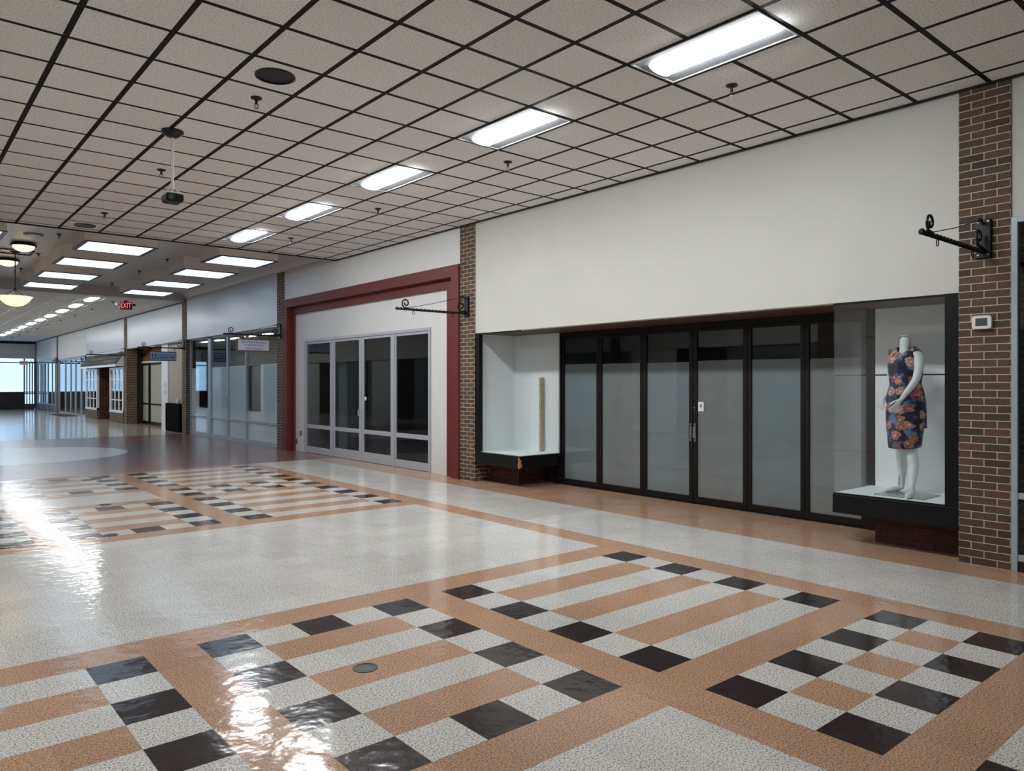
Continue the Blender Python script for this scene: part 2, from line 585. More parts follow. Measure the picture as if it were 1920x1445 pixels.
def struct(name, mb, mats, **kw):
    o = mb.build(name, mats, **kw)
    if o.parent is None:
        o['kind'] = 'structure'
    return o


def copy_tree(o, parent=None):
    c = o.copy()
    COL.objects.link(c)
    ORG[c] = ORG[o]
    if parent is not None:
        c.parent = parent
    for ch in [q for q in bpy.data.objects if q.parent is o]:
        copy_tree(ch, c)
    return c


def dup(o, dx, dy, dz, label):
    c = copy_tree(o)
    c.location = o.location + Vector((dx, dy, dz)) * F
    ORG[c] = ORG[o] + Vector((dx, dy, dz))
    c['label'] = label
    return c


def text_obj(name, body, mat, parent, centre, height, width=None, normal='-y', depth=0.006, shear=0.0):
    """raised lettering centred at a point (feet) on a face turned to -y or -x"""
    cu = bpy.data.curves.new(name, 'FONT')
    cu.body = body
    cu.align_x = 'CENTER'
    cu.align_y = 'CENTER'
    cu.size = 1.0
    cu.shear = shear
    cu.resolution_u = 3
    t = bpy.data.objects.new(name, cu)
    COL.objects.link(t)
    dg = bpy.context.evaluated_depsgraph_get()
    me = bpy.data.meshes.new_from_object(t.evaluated_get(dg))
    bpy.data.objects.remove(t)
    bpy.data.curves.remove(cu)
    xs = [v.co.x for v in me.vertices]
    ys = [v.co.y for v in me.vertices]
    hx, hy = max(xs) - min(xs), max(ys) - min(ys)
    mx, my = (max(xs) + min(xs)) / 2, (max(ys) + min(ys)) / 2
    sy = height / hy
    sx = (width / hx) if width else sy
    mb = MB()
    for p in me.polygons:
        q = []
        for i in p.vertices:
            c = me.vertices[i].co
            a, b = (c.x - mx) * sx, (c.y - my) * sy
            if normal == '-y':
                q.append((centre[0] + a, centre[1] - depth, centre[2] + b))
            else:
                q.append((centre[0] - depth, centre[1] - a, centre[2] + b))
        mb.face(q)
    bpy.data.meshes.remove(me)
    return mb.build(name, mat, parent)


# ------------------------------------------------------------------ floor
XL, XR = -9.64, 24.4
YB = -13.33


def cell(i, j):
    i = max(i, 12 - i)
    if i >= 22:
        return 1
    if i >= 18:
        return 0
    if i == 17:
        return 1
    if j in (15, 27, 47, -5):
        return 1
    if -4 <= j <= 14:
        k = abs(j - 5)
    elif 28 <= j <= 46:
        k = abs(j - 37)
    else:
        return 0
    if i == 9:
        return 1
    if i >= 10:
        if k == 2:
            return 1
        if k <= 1:
            even = (i - 10) % 2 == 0
            return (0 if even else 1) if k == 0 else (2 if even else 0)
        t = k - 3
        if i in (10, 16):
            return 2 if t % 2 == 0 else 0
        return 0 if t % 2 == 0 else 1
    if k == 2:
        return 1
    if k <= 1:
        return 0
    t = k - 3
    if i == 8:
        return 2 if t % 2 == 0 else 0
    if t in (0, 6):
        return 2 if i == 6 else 0
    return 0 if t % 2 == 0 else 1


fb = MB()
for j in range(-14, 48):
    for i in range(-11, 27):
        x0, y0 = 0.88 + i, 0.67 + j
        fb.face([(x0, y0, 0), (x0 + 1, y0, 0), (x0 + 1, y0 + 1, 0), (x0, y0 + 1, 0)], cell(i, j))
fb.face([(-10.12, 48.67, 0), (27.88, 48.67, 0), (27.88, 82.4, 0), (-10.12, 82.4, 0)], 3)
fb.face([(-10.12, 82.4, 0), (24.4, 82.4, 0), (24.4, 183, 0), (-10.12, 183, 0)], 4)
fb.face([(24.4, 82.4, 0), (27.88, 82.4, 0), (27.88, 108.3, 0), (24.4, 108.3, 0)], 1)
fb.face([(24.4, 108.3, 0), (27.88, 108.3, 0), (27.88, 183, 0), (24.4, 183, 0)], 4)
struct('floor', fb, ['tile_white', 'tile_orange', 'tile_dark', 'paver', 'tile_far'], origin=(0.88, 0.67, 0))
struct('floor', MB().box(27.88, 47, YB, 132, -0.2, 0).box(27.88, 47, 132, 183, -0.2, 0, m=1), ['shop_floor', 'tile_far'])

# ------------------------------------------------------------------ ceilings
struct('ceiling', MB().box(XL - 0.3, 24.6, YB, 48.0, 14.0, 14.2), 'grid', origin=(15.5, 9.45, 14))
struct('trim_1', MB().box(24.34, 24.42, YB, 47.98, 13.93, 14.0).box(XL, 24.4, 47.94, 48.03, 13.93, 14.02), 'black_paint')
# raised plaster bay with a rounded cove along the storefront wall
pl = MB().box(XL - 0.3, 22.6, 48.05, 82.5, 15.0, 15.2)
pf = MB()
cove = [(22.5, 15.0)] + [(22.5 + 2.0 * math.sin(a), 14.2 + 0.8 * math.cos(a)) for a in [math.pi / 2 * k / 8 for k in range(1, 9)]] + [(24.9, 14.2), (24.9, 15.2), (22.5, 15.2)]
pf.prism_y(cove, 48.05, 82.5)
pf.box(XL - 0.3, 24.6, 47.9, 48.05, 14.02, 15.2).box(XL - 0.3, 24.6, 82.45, 82.6, 14.0, 15.2)
struct('ceiling', pl, 'plaster')
struct('trim_4', pf, 'plaster')
struct('ceiling', MB().box(XL - 0.3, 24.6, 82.5, 183.2, 14.0, 14.2), 'grid_pale', origin=(15.5, 82.5, 14))
struct('trim_2', MB().box(24.32, 24.42, 83.4, 182, 13.86, 14.0).box(XL, 24.4, 182.3, 182.8, 13.5, 14.0), 'black_paint')
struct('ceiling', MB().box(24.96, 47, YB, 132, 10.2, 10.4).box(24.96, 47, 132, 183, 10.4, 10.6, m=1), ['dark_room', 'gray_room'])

# ------------------------------------------------------------------ wall behind the camera, wall opposite, far end
struct('wall_back', MB().box(XL - 0.3, 25, YB - 0.3, YB, 0, 14.2), 'cream_wall')
wl = MB().box(XL - 0.4, XL, YB, 183, 9.0, 15.2)
y = YB
kk = 0
while y < 183:
    wl.box(XL - 0.5, XL - 0.25, y, min(y + 6.25, 183), 0, 9.0, m=(2, 1, 4, 2)[kk % 4])
    y += 6.25
    kk += 1
for c in range(-1, 8):
    wl.box(XL - 0.3, XL + 0.1, 6.9 + 25 * c, 8.3 + 25 * c, 0, 14, m=3)
struct('wall_left', wl, ['cream_wall', 'dark_room', 'film', 'brick', 'white_wall'])
struct('wall_far', MB().box(XL - 0.3, 24.4, 182.8, 183.1, 10.45, 14.2).box(XL - 0.3, 22.45, 182.7, 183.1, 0, 3.5, m=1)
       .box(24.4, 47, 182.8, 183.1, 0, 3.5, m=2).box(24.4, 47, 182.8, 183.1, 9.8, 10.6, m=2).box(28.3, 47, 182.8, 183.1, 3.5, 9.8, m=2),
       ['white_wall', 'void', 'gray_room'])
win = thing('window_1', 'wide daylight window above the black wall at the far end', 'window', (10, 183, 3.5))
win['kind'] = 'structure'
wf = MB()
for x in (-9.5, 0, 10, 22.45, 24.3, 26.2, 28.2):
    wf.box(x - 0.12, x + 0.12, 182.8, 183.1, 3.5 if x < 22.4 else 0.3, 10.45)
for x in (22.9, 23.4, 23.85):
    wf.box(x - 0.09, x + 0.09, 182.8, 183.1, 0.3, 9.5)
wf.box(22.45, 24.3, 182.8, 183.1, 3.1, 3.3).box(22.45, 24.3, 182.75, 183.1, 0, 1.1)
wf.box(-9.64, 24.4, 182.8, 183.1, 9.5, 9.72).box(-9.64, 24.4, 182.8, 183.1, 3.42, 3.6)
wf.build('window_frame', 'skyframe', win)
MB().box(-9.64, 28.3, 182.93, 182.97, 3.5, 10.4).build('pane', 'glass', win)
# land outside
sn = MB().face([(-60, 183.2, -0.3), (90, 183.2, -0.3), (90, 215, 0), (-60, 215, 0)])
sn.face([(-60, 215, 0), (90, 215, 0), (90, 320, 34), (-60, 320, 34)])
hill = struct('snow_hill', sn, 'snow')
tl = MB()
for k in range(26):
    x = 30 + k * 2.6 + random.uniform(-0.8, 0.8)
    h = 7 + random.uniform(0, 4)
    tl.lathe(x, 262 + random.uniform(-3, 3), [(2.6, 14), (1.9, 14 + h * 0.4), (1.0, 14 + h * 0.75), (0.05, 14 + h)], 9)
to = tl.build('treeline', 'pine')
tag(to, 'dark trees beyond the glass at the far end of the mall', 'trees')
to['kind'] = 'stuff'

# ------------------------------------------------------------------ storefront wall on the right
CY = [7.6 + 25 * k for k in range(-1, 8)]
col_label = {0: 'brown brick column with a white thermostat at the right edge', 1: 'brown brick column between the red frame and the empty display case',
             2: 'brown brick column holding the non-smoking sign', 3: 'brown brick column holding the blue restroom sign',
             4: 'brown brick column beside the shingled awning', 6: 'slim brown brick column beyond the awning shop', 7: 'dark brick column at the far corner of the corridor'}
for k, lab in col_label.items():
    c = 7.6 + 25 * k
    top = 14.0 if k not in (2, 3) else 14.2
    if k == 0:
        y0, y1 = 6.94, 8.27
    else:
        y0, y1 = c - 0.667, c + 0.667
    o = MB().box(24.4, 25.7, y0, y1, 0, top).build('brick_column', 'brick', origin=(24.4, y0, 0))
    o['kind'] = 'structure'
    tag(o, lab, 'column')


def header(y0, y1, z0, mat, x=24.46, z1=14.0):
    return struct('wall_right', MB().box(x, 24.95, y0, y1, z0, z1), mat)


header(YB, 6.94, 10.0, 'cream_wall')
header(8.27, 31.93, 8.0, 'cream_wall')
header(33.27, 56.93, 11.86, 'white_wall', z1=14.25)
header(58.27, 81.93, 9.93, 'boards', z1=14.25)
header(83.27, 106.93, 9.85, 'boards')
header(108.27, 132.3, 9.45, 'boards')
header(132.4, 156.93, 9.75, 'white_wall')
header(158.27, 181.93, 9.95, 'white_wall')
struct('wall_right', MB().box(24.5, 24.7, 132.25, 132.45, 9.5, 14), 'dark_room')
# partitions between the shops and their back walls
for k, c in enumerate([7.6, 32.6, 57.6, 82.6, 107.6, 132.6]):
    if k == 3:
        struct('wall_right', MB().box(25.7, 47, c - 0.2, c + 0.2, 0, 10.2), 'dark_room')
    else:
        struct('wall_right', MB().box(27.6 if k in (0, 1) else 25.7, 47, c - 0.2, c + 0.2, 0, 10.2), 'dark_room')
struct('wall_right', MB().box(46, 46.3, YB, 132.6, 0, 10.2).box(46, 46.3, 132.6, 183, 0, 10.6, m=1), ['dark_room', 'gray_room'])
struct('wall_right', MB().box(24.46, 47, YB - 0.3, YB, 0, 14), 'dark_room')


# ------------------------------------------------------------------ shop at the right edge
t = thing('storefront', 'aluminium framed dark shop window at the right edge of the photo', 'storefront', (24.45, 3, 0))
MB().box(24.36, 24.6, 6.76, 6.92, 0, 10.0).box(24.36, 24.6, YB + 0.1, 6.76, 9.84, 10.0).box(24.38, 24.58, YB + 0.1, 6.76, 2.05, 2.22).box(24.38, 24.58, YB + 0.1, 6.76, 0.3, 0.48).box(24.36, 24.6, 2.6, 2.8, 0.0, 9.84).build('frame', 'alu_blue', t, bevel=0.01)
MB().box(24.46, 24.49, YB + 0.1, 6.76, 0.48, 9.84).build('pane', 'glass_dark', t)
MB().box(24.4, 24.56, YB + 0.1, 6.76, 0.0, 0.3).build('kick_panel', 'void', t)

# ------------------------------------------------------------------ the brown glass doors in the recess
t = thing('storefront', 'dark bronze frame round the six frosted glass panels', 'shop front', (27.4, 20.2, 0))
fr = MB().box(27.3, 27.52, 11.95, 28.78, 7.72, 8.0).box(27.28, 27.52, 28.22, 28.78, 0, 7.72).box(27.28, 27.52, 11.9, 12.3, 0, 7.72).box(27.3, 27.52, 12.3, 28.22, 0, 0.06)
fr.build('frame', 'bronze', t)
struct('ceiling', MB().box(24.96, 27.6, 8.27, 31.93, 7.98, 8.15), 'brown_soffit')
struct('wall_right', MB().box(27.52, 27.6, 7.8, 32.4, 8.0, 10.2).box(27.52, 27.6, 7.8, 11.9, 0, 8).box(27.52, 27.6, 28.78, 32.4, 0, 8), 'dark_room')

panels = [('glass_panel', 28.20, 25.55, 'first frosted glass panel beside the empty display case'),
          ('glass_panel', 25.53, 22.74, 'frosted glass panel left of the left brown door'),
          ('glass_door', 22.72, 19.91, 'left brown framed frosted glass door with chrome pull'),
          ('glass_door', 19.88, 17.20, 'right brown framed frosted glass door with small white notice'),
          ('glass_panel', 17.18, 14.69, 'frosted glass panel right of the right brown door'),
          ('glass_panel', 14.67, 12.32, 'frosted glass panel partly behind the mannequin display case')]
for idx, (nm, ya, yb, lab) in enumerate(panels):
    p = thing(nm, lab, 'door' if nm == 'glass_door' else 'window', (27.4, (ya + yb) / 2, 0.06), 'brown framed glass panels')
    st = 0.17 if nm != 'glass_door' else 0.2
    b = MB().box(27.33, 27.45, ya - st, ya, 0.07, 7.71).box(27.33, 27.45, yb, yb + st, 0.07, 7.71)
    b.box(27.33, 27.45, yb + st, ya - st, 0.07, 0.33).box(27.33, 27.45, yb + st, ya - st, 7.58, 7.71)
    b.build('frame', 'bronze', p, bevel=0.008)
    MB().box(27.38, 27.4, yb + st, ya - st, 0.33, 7.58).build('pane', 'glass_door', p)
    MB().box(27.405, 27.415, yb + st, ya - st, 0.33, 6.3 - 0.02 * (idx % 3)).build('film', ('film', 'film_warm')[idx % 2], p)
    if nm == 'glass_door':
        yc = ya - 0.10 if idx == 3 else yb + 0.10
        h = MB().box(27.31, 27.33, yc - 0.05, yc + 0.05, 2.75, 3.55)
        h.tube([(27.31, yc, 2.85), (27.2, yc, 2.92), (27.2, yc, 3.38), (27.31, yc, 3.45)], 0.028)
        h.build('handle', 'chrome', p, smooth=True)
    if idx == 3:
        MB().lathe(0, 0, [(0.055, 0), (0.05, 0.02)], 16).build('lock', 'chrome', p)
        lk = [o for o in bpy.data.objects if o.parent is p and o.name.startswith('lock')][0]
        lk.data.transform(Matrix.Translation((0, 0, 0)))
        mbk = MB()
        n = 16
        mbk.loft([[(27.325, 19.8 + 0.05 * math.cos(2 * math.pi * q / n), 4.24 + 0.05 * math.sin(2 * math.pi * q / n)) for q in range(n)],
                  [(27.30, 19.8 + 0.045 * math.cos(2 * math.pi * q / n), 4.24 + 0.045 * math.sin(2 * math.pi * q / n)) for q in range(n)]])
        bpy.data.objects.remove(lk)
        mbk.build('lock', 'chrome', p)
        nt = MB().box(27.372, 27.378, 19.36, 19.65, 4.08, 4.50).build('notice', 'paper', p)
        ic = MB()
        for q in range(12):
            pass
        ic.loft([[(27.371, 19.505 + 0.055 * math.cos(2 * math.pi * q / 14), 4.32 + 0.075 * math.sin(2 * math.pi * q / 14)) for q in range(14)],
                 [(27.369, 19.505 + 0.05 * math.cos(2 * math.pi * q / 14), 4.32 + 0.07 * math.sin(2 * math.pi * q / 14)) for q in range(14)]])
        ic.build('symbol', 'grey_plastic', nt)

# ------------------------------------------------------------------ display cases
d = thing('display_case', 'empty white display case with chipped black base by the red frame', 'display case', (24.5, 30, 0), 'shop window display cases')
MB().box(24.42, 27.28, 28.24, 31.93, 1.0, 1.63).build('base', 'black_paint', d, bevel=0.02)
MB().box(25.42, 27.28, 29.45, 31.93, 0.0, 1.0).build('plinth', 'brick_red', d)
MB().box(24.42, 24.66, 31.55, 31.93, 1.63, 8.0).box(24.46, 24.54, 28.24, 31.55, 7.93, 8.0).build('frame', 'black_paint', d)
MB().box(24.5, 24.52, 28.26, 31.55, 1.63, 7.93).build('pane', 'glass', d)
MB().box(24.52, 27.28, 28.25, 28.27, 1.63, 7.97).build('pane', 'glass', d)
MB().box(27.2, 27.28, 28.3, 31.93, 1.63, 7.97).box(24.68, 27.2, 31.85, 31.93, 1.63, 7.97).build('backing', 'case_white', d)
MB().box(24.56, 27.2, 28.28, 31.85, 1.63, 1.66).build('deck', 'case_white', d)
MB().face([(24.412, 28.24, 1.0), (24.412, 28.32, 1.03), (24.412, 28.38, 1.15), (24.412, 28.33, 1.4), (24.412, 28.36, 1.5), (24.412, 28.24, 1.6)]).face([(24.412, 28.236, 1.0), (24.412, 28.236, 1.55), (24.55, 28.236, 1.4), (24.52, 28.236, 1.3), (24.62, 28.236, 1.12)]).build('chipped_corner', 'bare_wood', d)
lb = thing('board', 'tall white board leaning against the back of the empty display case', 'board', (27.0, 30.4, 1.66))
MB().box(26.9, 27.12, 29.5, 31.3, 1.66, 5.62).build('panel', 'case_white', lb)
MB().box(26.9, 27.12, 29.36, 29.5, 1.66, 5.62).build('raw_edge', 'tan', lb)

d = thing('display_case', 'glass display case with black base holding the mannequin', 'display case', (24.5, 10.3, 0), 'shop window display cases')
MB().box(24.42, 27.28, 8.28, 12.13, 0.97, 1.6).build('base', 'black_paint', d, bevel=0.02)
MB().box(25.42, 27.28, 8.28, 11.15, 0.0, 0.97).build('plinth', 'brick_red', d)
MB().box(24.42, 24.8, 8.28, 8.66, 1.6, 8.0).box(24.46, 24.54, 8.66, 12.13, 7.93, 8.0).box(24.47, 24.53, 8.66, 12.12, 1.6, 1.64).build('frame', 'black_paint', d)
MB().box(24.5, 24.52, 8.66, 12.11, 1.64, 7.93).build('pane', 'glass', d)
MB().box(24.52, 27.28, 12.1, 12.12, 1.6, 7.97).build('pane', 'glass', d)
MB().box(27.2, 27.28, 8.28, 11.93, 1.6, 5.58).box(27.2, 27.28, 8.28, 11.93, 5.63, 7.97).box(24.82, 27.2, 8.28, 8.36, 1.6, 7.97).box(27.22, 27.28, 8.28, 11.93, 5.58, 5.63, m=1).build('backing', ['case_white', 'void'], d)
MB().box(24.56, 27.2, 8.36, 12.08, 1.6, 1.64).build('deck', 'case_white', d)

# ------------------------------------------------------------------ mannequin in the dress
mz = 1.64
mq = thing('mannequin', 'headless white mannequin in a sleeveless floral dress', 'mannequin', (25.75, 10.3, mz))
J = [  # (name, parent, x, y, z, radius)
    ('pelvis', None, 25.75, 10.3, 4.55, .40), ('waist', 'pelvis', 25.72, 10.3, 5.25, .34), ('chest', 'waist', 25.74, 10.3, 5.85, .40),
    ('neckbase', 'chest', 25.74, 10.3, 6.36, .24), ('neck', 'neckbase', 25.71, 10.3, 6.62, .18), ('necktop', 'neck', 25.66, 10.3, 6.86, .185),
    ('lsh', 'chest', 25.60, 9.84, 6.27, .19), ('luar', 'lsh', 25.36, 9.74, 5.86, .15), ('lel', 'luar', 25.06, 9.72, 5.42, .12), ('lfa', 'lel', 24.99, 9.90, 5.12, .11), ('lwr', 'lfa', 24.93, 10.08, 4.84, .072), ('lpalm', 'lwr', 24.86, 10.16, 4.70, .088),
    ('rsh', 'chest', 25.88, 10.74, 6.27, .19), ('ruar', 'rsh', 26.08, 10.90, 5.8, .15), ('rel', 'ruar', 26.2, 10.95, 5.32, .12), ('rfa', 'rel', 25.85, 10.92, 5.03, .105), ('rwr', 'rfa', 25.45, 10.88, 4.80, .072), ('rpalm', 'rwr', 25.24, 10.86, 4.70, .088),
    ('lhip', 'pelvis', 25.70, 10.12, 4.15, .28), ('lthigh', 'lhip', 25.64, 10.10, 3.6, .22), ('lknee', 'lthigh', 25.52, 10.02, 3.0, .175), ('lcalf', 'lknee', 25.5, 9.96, 2.6, .175), ('lank', 'lcalf', 25.2, 9.9, 1.98, .095), ('lheel', 'lank', 25.22, 9.9, 1.78, .10), ('lball', 'lheel', 24.92, 9.88, 1.74, .105), ('ltoe', 'lball', 24.66, 9.87, 1.70, .055),
    ('rhip', 'pelvis', 25.80, 10.50, 4.15, .28), ('rthigh', 'rhip', 25.86, 10.52, 3.6, .22), ('rknee', 'rthigh', 26.06, 10.58, 3.0, .175), ('rcalf', 'rknee', 26.3, 10.64, 2.55, .175), ('rank', 'rcalf', 26.34, 10.66, 1.98, .095), ('rheel', 'rank', 26.34, 10.68, 1.78, .10), ('rball', 'rheel', 25.9, 10.82, 1.74, .105), ('rtoe', 'rball', 25.58, 10.93, 1.70, .055)]
# fingers: knuckle, middle joint and tip for each, thumbs from the side of the palm
HL = Vector((24.86, 10.16, 4.70))
HR = Vector((25.24, 10.86, 4.70))


def fingers(tagname, palm, fwd, side, down, lens):
    out = []
    for n, (off, ln) in enumerate(zip((-.075, -.027, .024, .07), lens)):
        k1 = palm + fwd * .13 + side * off
        k2 = k1 + (fwd * .9 + down * .35).normalized() * ln * .5 + side * off * .15
        k3 = k2 + (fwd * .6 + down * .75).normalized() * ln * .5
        a = '%s%d' % (tagname, n)
        out += [(a + 'a', tagname, *k1, .036), (a + 'b', a + 'a', *k2, .031), (a + 'c', a + 'b', *k3, .023)]
    t1 = palm - fwd * .01 - side * .10 + down * .02
    t2 = t1 + (fwd * .7 - side * .5 + down * .25).normalized() * .13
    t3 = t2 + (fwd * .95 - side * .1 + down * .3).normalized() * .11
    out += [(tagname + 't1', tagname, *t1, .04), (tagname + 't2', tagname + 't1', *t2, .033), (tagname + 't3', tagname + 't2', *t3, .025)]
    return out


fl_ = Vector((-.35, .40, -.85)).normalized()
sl_ = Vector((.6, -.45, -.3))
sl_ = (sl_ - fl_ * sl_.dot(fl_)).normalized()
J += fingers('lpalm', HL, fl_, sl_, Vector((-.3, .6, -.5)).normalized(), (.27, .31, .29, .23))
fr_ = Vector((-.88, -.10, -.46)).normalized()
sr_ = Vector((-.1, .95, .15))
sr_ = (sr_ - fr_ * sr_.dot(fr_)).normalized()
J += fingers('rpalm', HR, fr_, sr_, Vector((-.3, -.1, -.95)).normalized(), (.27, .31, .29, .23))
idx = {j[0]: n for n, j in enumerate(J)}
me = bpy.data.meshes.new('body')
o0 = ORG[mq]
me.from_pydata([tuple((Vector(j[2:5]) - o0) * F) for j in J], [(idx[j[1]], idx[j[0]]) for j in J if j[1]], [])
body = bpy.data.objects.new('body', me)
COL.objects.link(body)
body.parent = mq
ORG[body] = o0
sk = body.modifiers.new('skin', 'SKIN')
sk.use_smooth_shade = True
sk.branch_smoothing = 0.6
for n, j in enumerate(J):
    s = me.skin_vertices[0].data[n]
    r = j[5] * F
    s.radius = (r, r)
    s.use_root = (n == 0)
sub = body.modifiers.new('subdivision', 'SUBSURF')
sub.levels = 2
sub.render_levels = 2
me.materials.append(M['mannequin'])
MB().box(25.57, 25.75, 10.19, 10.41, 6.87, 6.885).build('neck_cap', 'case_white', mq)

# dress: rings of a fitted shift, hem a little lower in front
rings = []
N = 40
prof = [(3.22, 25.66, .45, .48), (3.6, 25.68, .48, .52), (4.1, 25.72, .51, .57), (4.6, 25.74, .53, .59), (4.95, 25.74, .50, .54), (5.3, 25.72, .45, .455), (5.6, 25.72, .47, .49),
        (5.9, 25.72, .49, .53), (6.12, 25.74, .42, .53), (6.26, 25.75, .33, .52), (6.36, 25.75, .27, .46), (6.44, 25.75, .235, .38), (6.50, 25.75, .215, .30)]
TW = math.radians(12)


def turn(x, y):
    dx, dy = x - 25.75, y - 10.3
    return 25.75 + dx * math.cos(TW) + dy * math.sin(TW), 10.3 - dx * math.sin(TW) + dy * math.cos(TW)


for n, (z, cx, rf, rl) in enumerate(prof):
    ring = []
    for q in range(N):
        a = 2 * math.pi * q / N
        ca, sa = math.cos(a), math.sin(a)
        wob = 1 + 0.035 * math.sin(5 * a + n * 0.9) * max(0, 1 - n / 7)
        x = cx - rf * ca * wob
        yv = 10.3 + rl * sa * wob
        zz = z
        if n < 2:
            zz += -0.05 * ca
        if n >= 9:
            zz -= 0.20 * max(0, ca) ** 2 * (n - 8) / 4   # neckline scooped in front
        ring.append((*turn(x, yv), zz))
    rings.append(ring)
dr = MB().loft(rings, cap=False).build('dress', 'floral', mq, smooth=True)
so = dr.modifiers.new('thickness', 'SOLIDIFY')
so.thickness = 0.006
so.offset = 1
# loose tail of cloth hanging from the hip at the back
dp = []
for z, ex, bf, bl in ((5.2, .01, .47, .49), (5.0, .03, .50, .53), (4.7, .05, .53, .58), (4.4, .07, .53, .58), (4.1, .11, .52, .57), (3.84, .16, .51, .56)):
    row = []
    for q in range(14):
        a = math.radians(118 + q * 11)
        r = 1.01 + ex * (1 + 0.35 * math.sin(q * 1.3)) * math.sin(math.pi * (q + .6) / 14.2)
        row.append((*turn(25.74 - bf * r * math.cos(a), 10.3 + bl * r * math.sin(a)), z + (0.10 if q < 2 or q > 11 else 0) * (z < 4)))
    dp.append(row)
tail = MB().loft(dp, cap=False, closed=False).build('drape', 'floral', dr, smooth=True)
so = tail.modifiers.new('thickness', 'SOLIDIFY')
so.thickness = 0.006
MB().box(24.95, 26.3, 9.45, 11.0, mz, mz + 0.03).build('stand_plate', 'plate_glass', mq)
MB().tube([(26.25, 10.75, mz), (26.2, 10.6, 4.0)], 0.022).build('stand_rod', 'chrome', mq)

# ------------------------------------------------------------------ red framed shop
t = thing('portal_frame', 'stepped brick-red frame round the white shop front', 'frame', (24.5, 45.1, 0))
rd = MB().box(24.3, 24.72, 56.15, 56.93, 0, 11.92).box(24.3, 24.72, 33.27, 34.0, 0, 11.92).box(24.3, 24.72, 34.0, 56.15, 11.28, 11.92)
rd.build('outer_frame', 'red', t)
MB().box(24.72, 25.0, 55.92, 56.15, 0, 11.28).box(24.72, 25.0, 34.0, 34.98, 0, 11.28).box(24.72, 25.0, 34.98, 55.92, 10.76, 11.28).build('inner_frame', 'red', t)
struct('wall_right', MB().box(24.95, 25.3, 54.25, 56.0, 0, 10.8).box(24.95, 25.3, 34.9, 36.9, 0, 10.8).box(24.95, 25.3, 36.9, 54.25, 8.67, 10.8).box(24.95, 25.3, 33.0, 57.2, 10.8, 12.2), 'white_wall')
t = thing('storefront', 'satin aluminium frame of the dark shop front inside the red frame', 'shop front', (25, 45.5, 0))
MB().box(24.88, 25.14, 36.92, 54.23, 8.47, 8.66).box(24.88, 25.14, 54.05, 54.23, 0, 8.47).box(24.88, 25.14, 36.92, 37.08, 0, 8.47).box(24.88, 25.14, 49.6, 49.86, 0, 8.47).box(24.88, 25.14, 41.0, 41.2, 0, 8.47).build('frame', 'alu', t, bevel=0.01)
specs = [('glass_panel', 54.03, 49.88, 'left fixed dark glass panel of the red framed shop'), ('glass_door', 49.58, 45.36, 'left aluminium door with dark glass in the red framed shop'),
         ('glass_door', 45.32, 41.22, 'right aluminium door with round white lock in the red framed shop'), ('glass_panel', 40.98, 37.1, 'right fixed dark glass panel of the red framed shop')]
for n, (nm, ya, yb, lab) in enumerate(specs):
    p = thing(nm, lab, 'door' if nm == 'glass_door' else 'window', (25, (ya + yb) / 2, 0.02), 'dark glass panels in the red frame')
    s = 0.3 if nm == 'glass_door' else 0.12
    b = MB().box(24.93, 25.07, ya - s, ya, 0.02, 8.45).box(24.93, 25.07, yb, yb + s, 0.02, 8.45)
    b.box(24.93, 25.07, yb + s, ya - s, 0.02, 0.66 if nm == 'glass_door' else 0.5).box(24.93, 25.07, yb + s, ya - s, 8.3, 8.45).box(24.93, 25.07, yb + s, ya - s, 1.9, 2.18)
    b.build('frame', 'alu', p, bevel=0.01)
    MB().box(24.99, 25.01, yb + s, ya - s, 2.18, 8.3).build('pane', 'glass_dark', p)
    MB().box(24.99, 25.01, yb + s, ya - s, 0.5, 1.9).build('pane', 'glass_dark', p)
    if nm == 'glass_door':
        yc = yb + 0.14 if n == 1 else ya - 0.14
        MB().box(24.90, 24.93, yc - 0.1, yc + 0.1, 3.0, 3.62).tube([(24.9, yc, 3.05), (24.78, yc, 3.12), (24.78, yc, 3.5), (24.9, yc, 3.57)], 0.03).build('handle', 'alu', p)
    if n == 2:
        q = 18
        lk = MB().loft([[(24.92 - dd, 44.72 + r * math.cos(2 * math.pi * k / q), 4.28 + r * math.sin(2 * math.pi * k / q)) for k in range(q)] for dd, r in ((0, .13), (.03, .13), (.04, .06), (.05, .055))])
        lk.build('lock', 'white_plastic', p)
for nm, yc, zc, lab in (('outlet_plate', 55.75, 0.75, 'low grey outlet plate near the floor left of the dark glass doors'), ('outlet_plate', 54.98, 1.42, 'upper grey switch plate left of the dark glass doors')):
    o = MB().box(24.92, 24.95, yc - 0.16, yc + 0.16, zc - 0.2, zc + 0.2).build(nm, 'grey_plastic', bevel=0.01)
    tag(o, lab, 'outlet')
    MB().box(24.912, 24.92, yc - 0.05, yc + 0.05, zc + 0.04, zc + 0.13).build('socket', 'black_plastic', o)
    MB().box(24.912, 24.92, yc - 0.05, yc + 0.05, zc - 0.13, zc - 0.04).build('socket', 'black_plastic', o)
o = MB().box(27.5, 27.7, 52.6, 53.7, 0, 7.1).build('board', 'case_white')
tag(o, 'tall pale board standing inside the dark shop behind the left door', 'board')
o = MB().box(29.7, 30.2, 63 - 7.0, 64 - 7.2, 0, 10.2).build('post', 'beige')
tag(o, 'tan post inside the dark shop seen through the left fixed pane', 'post')

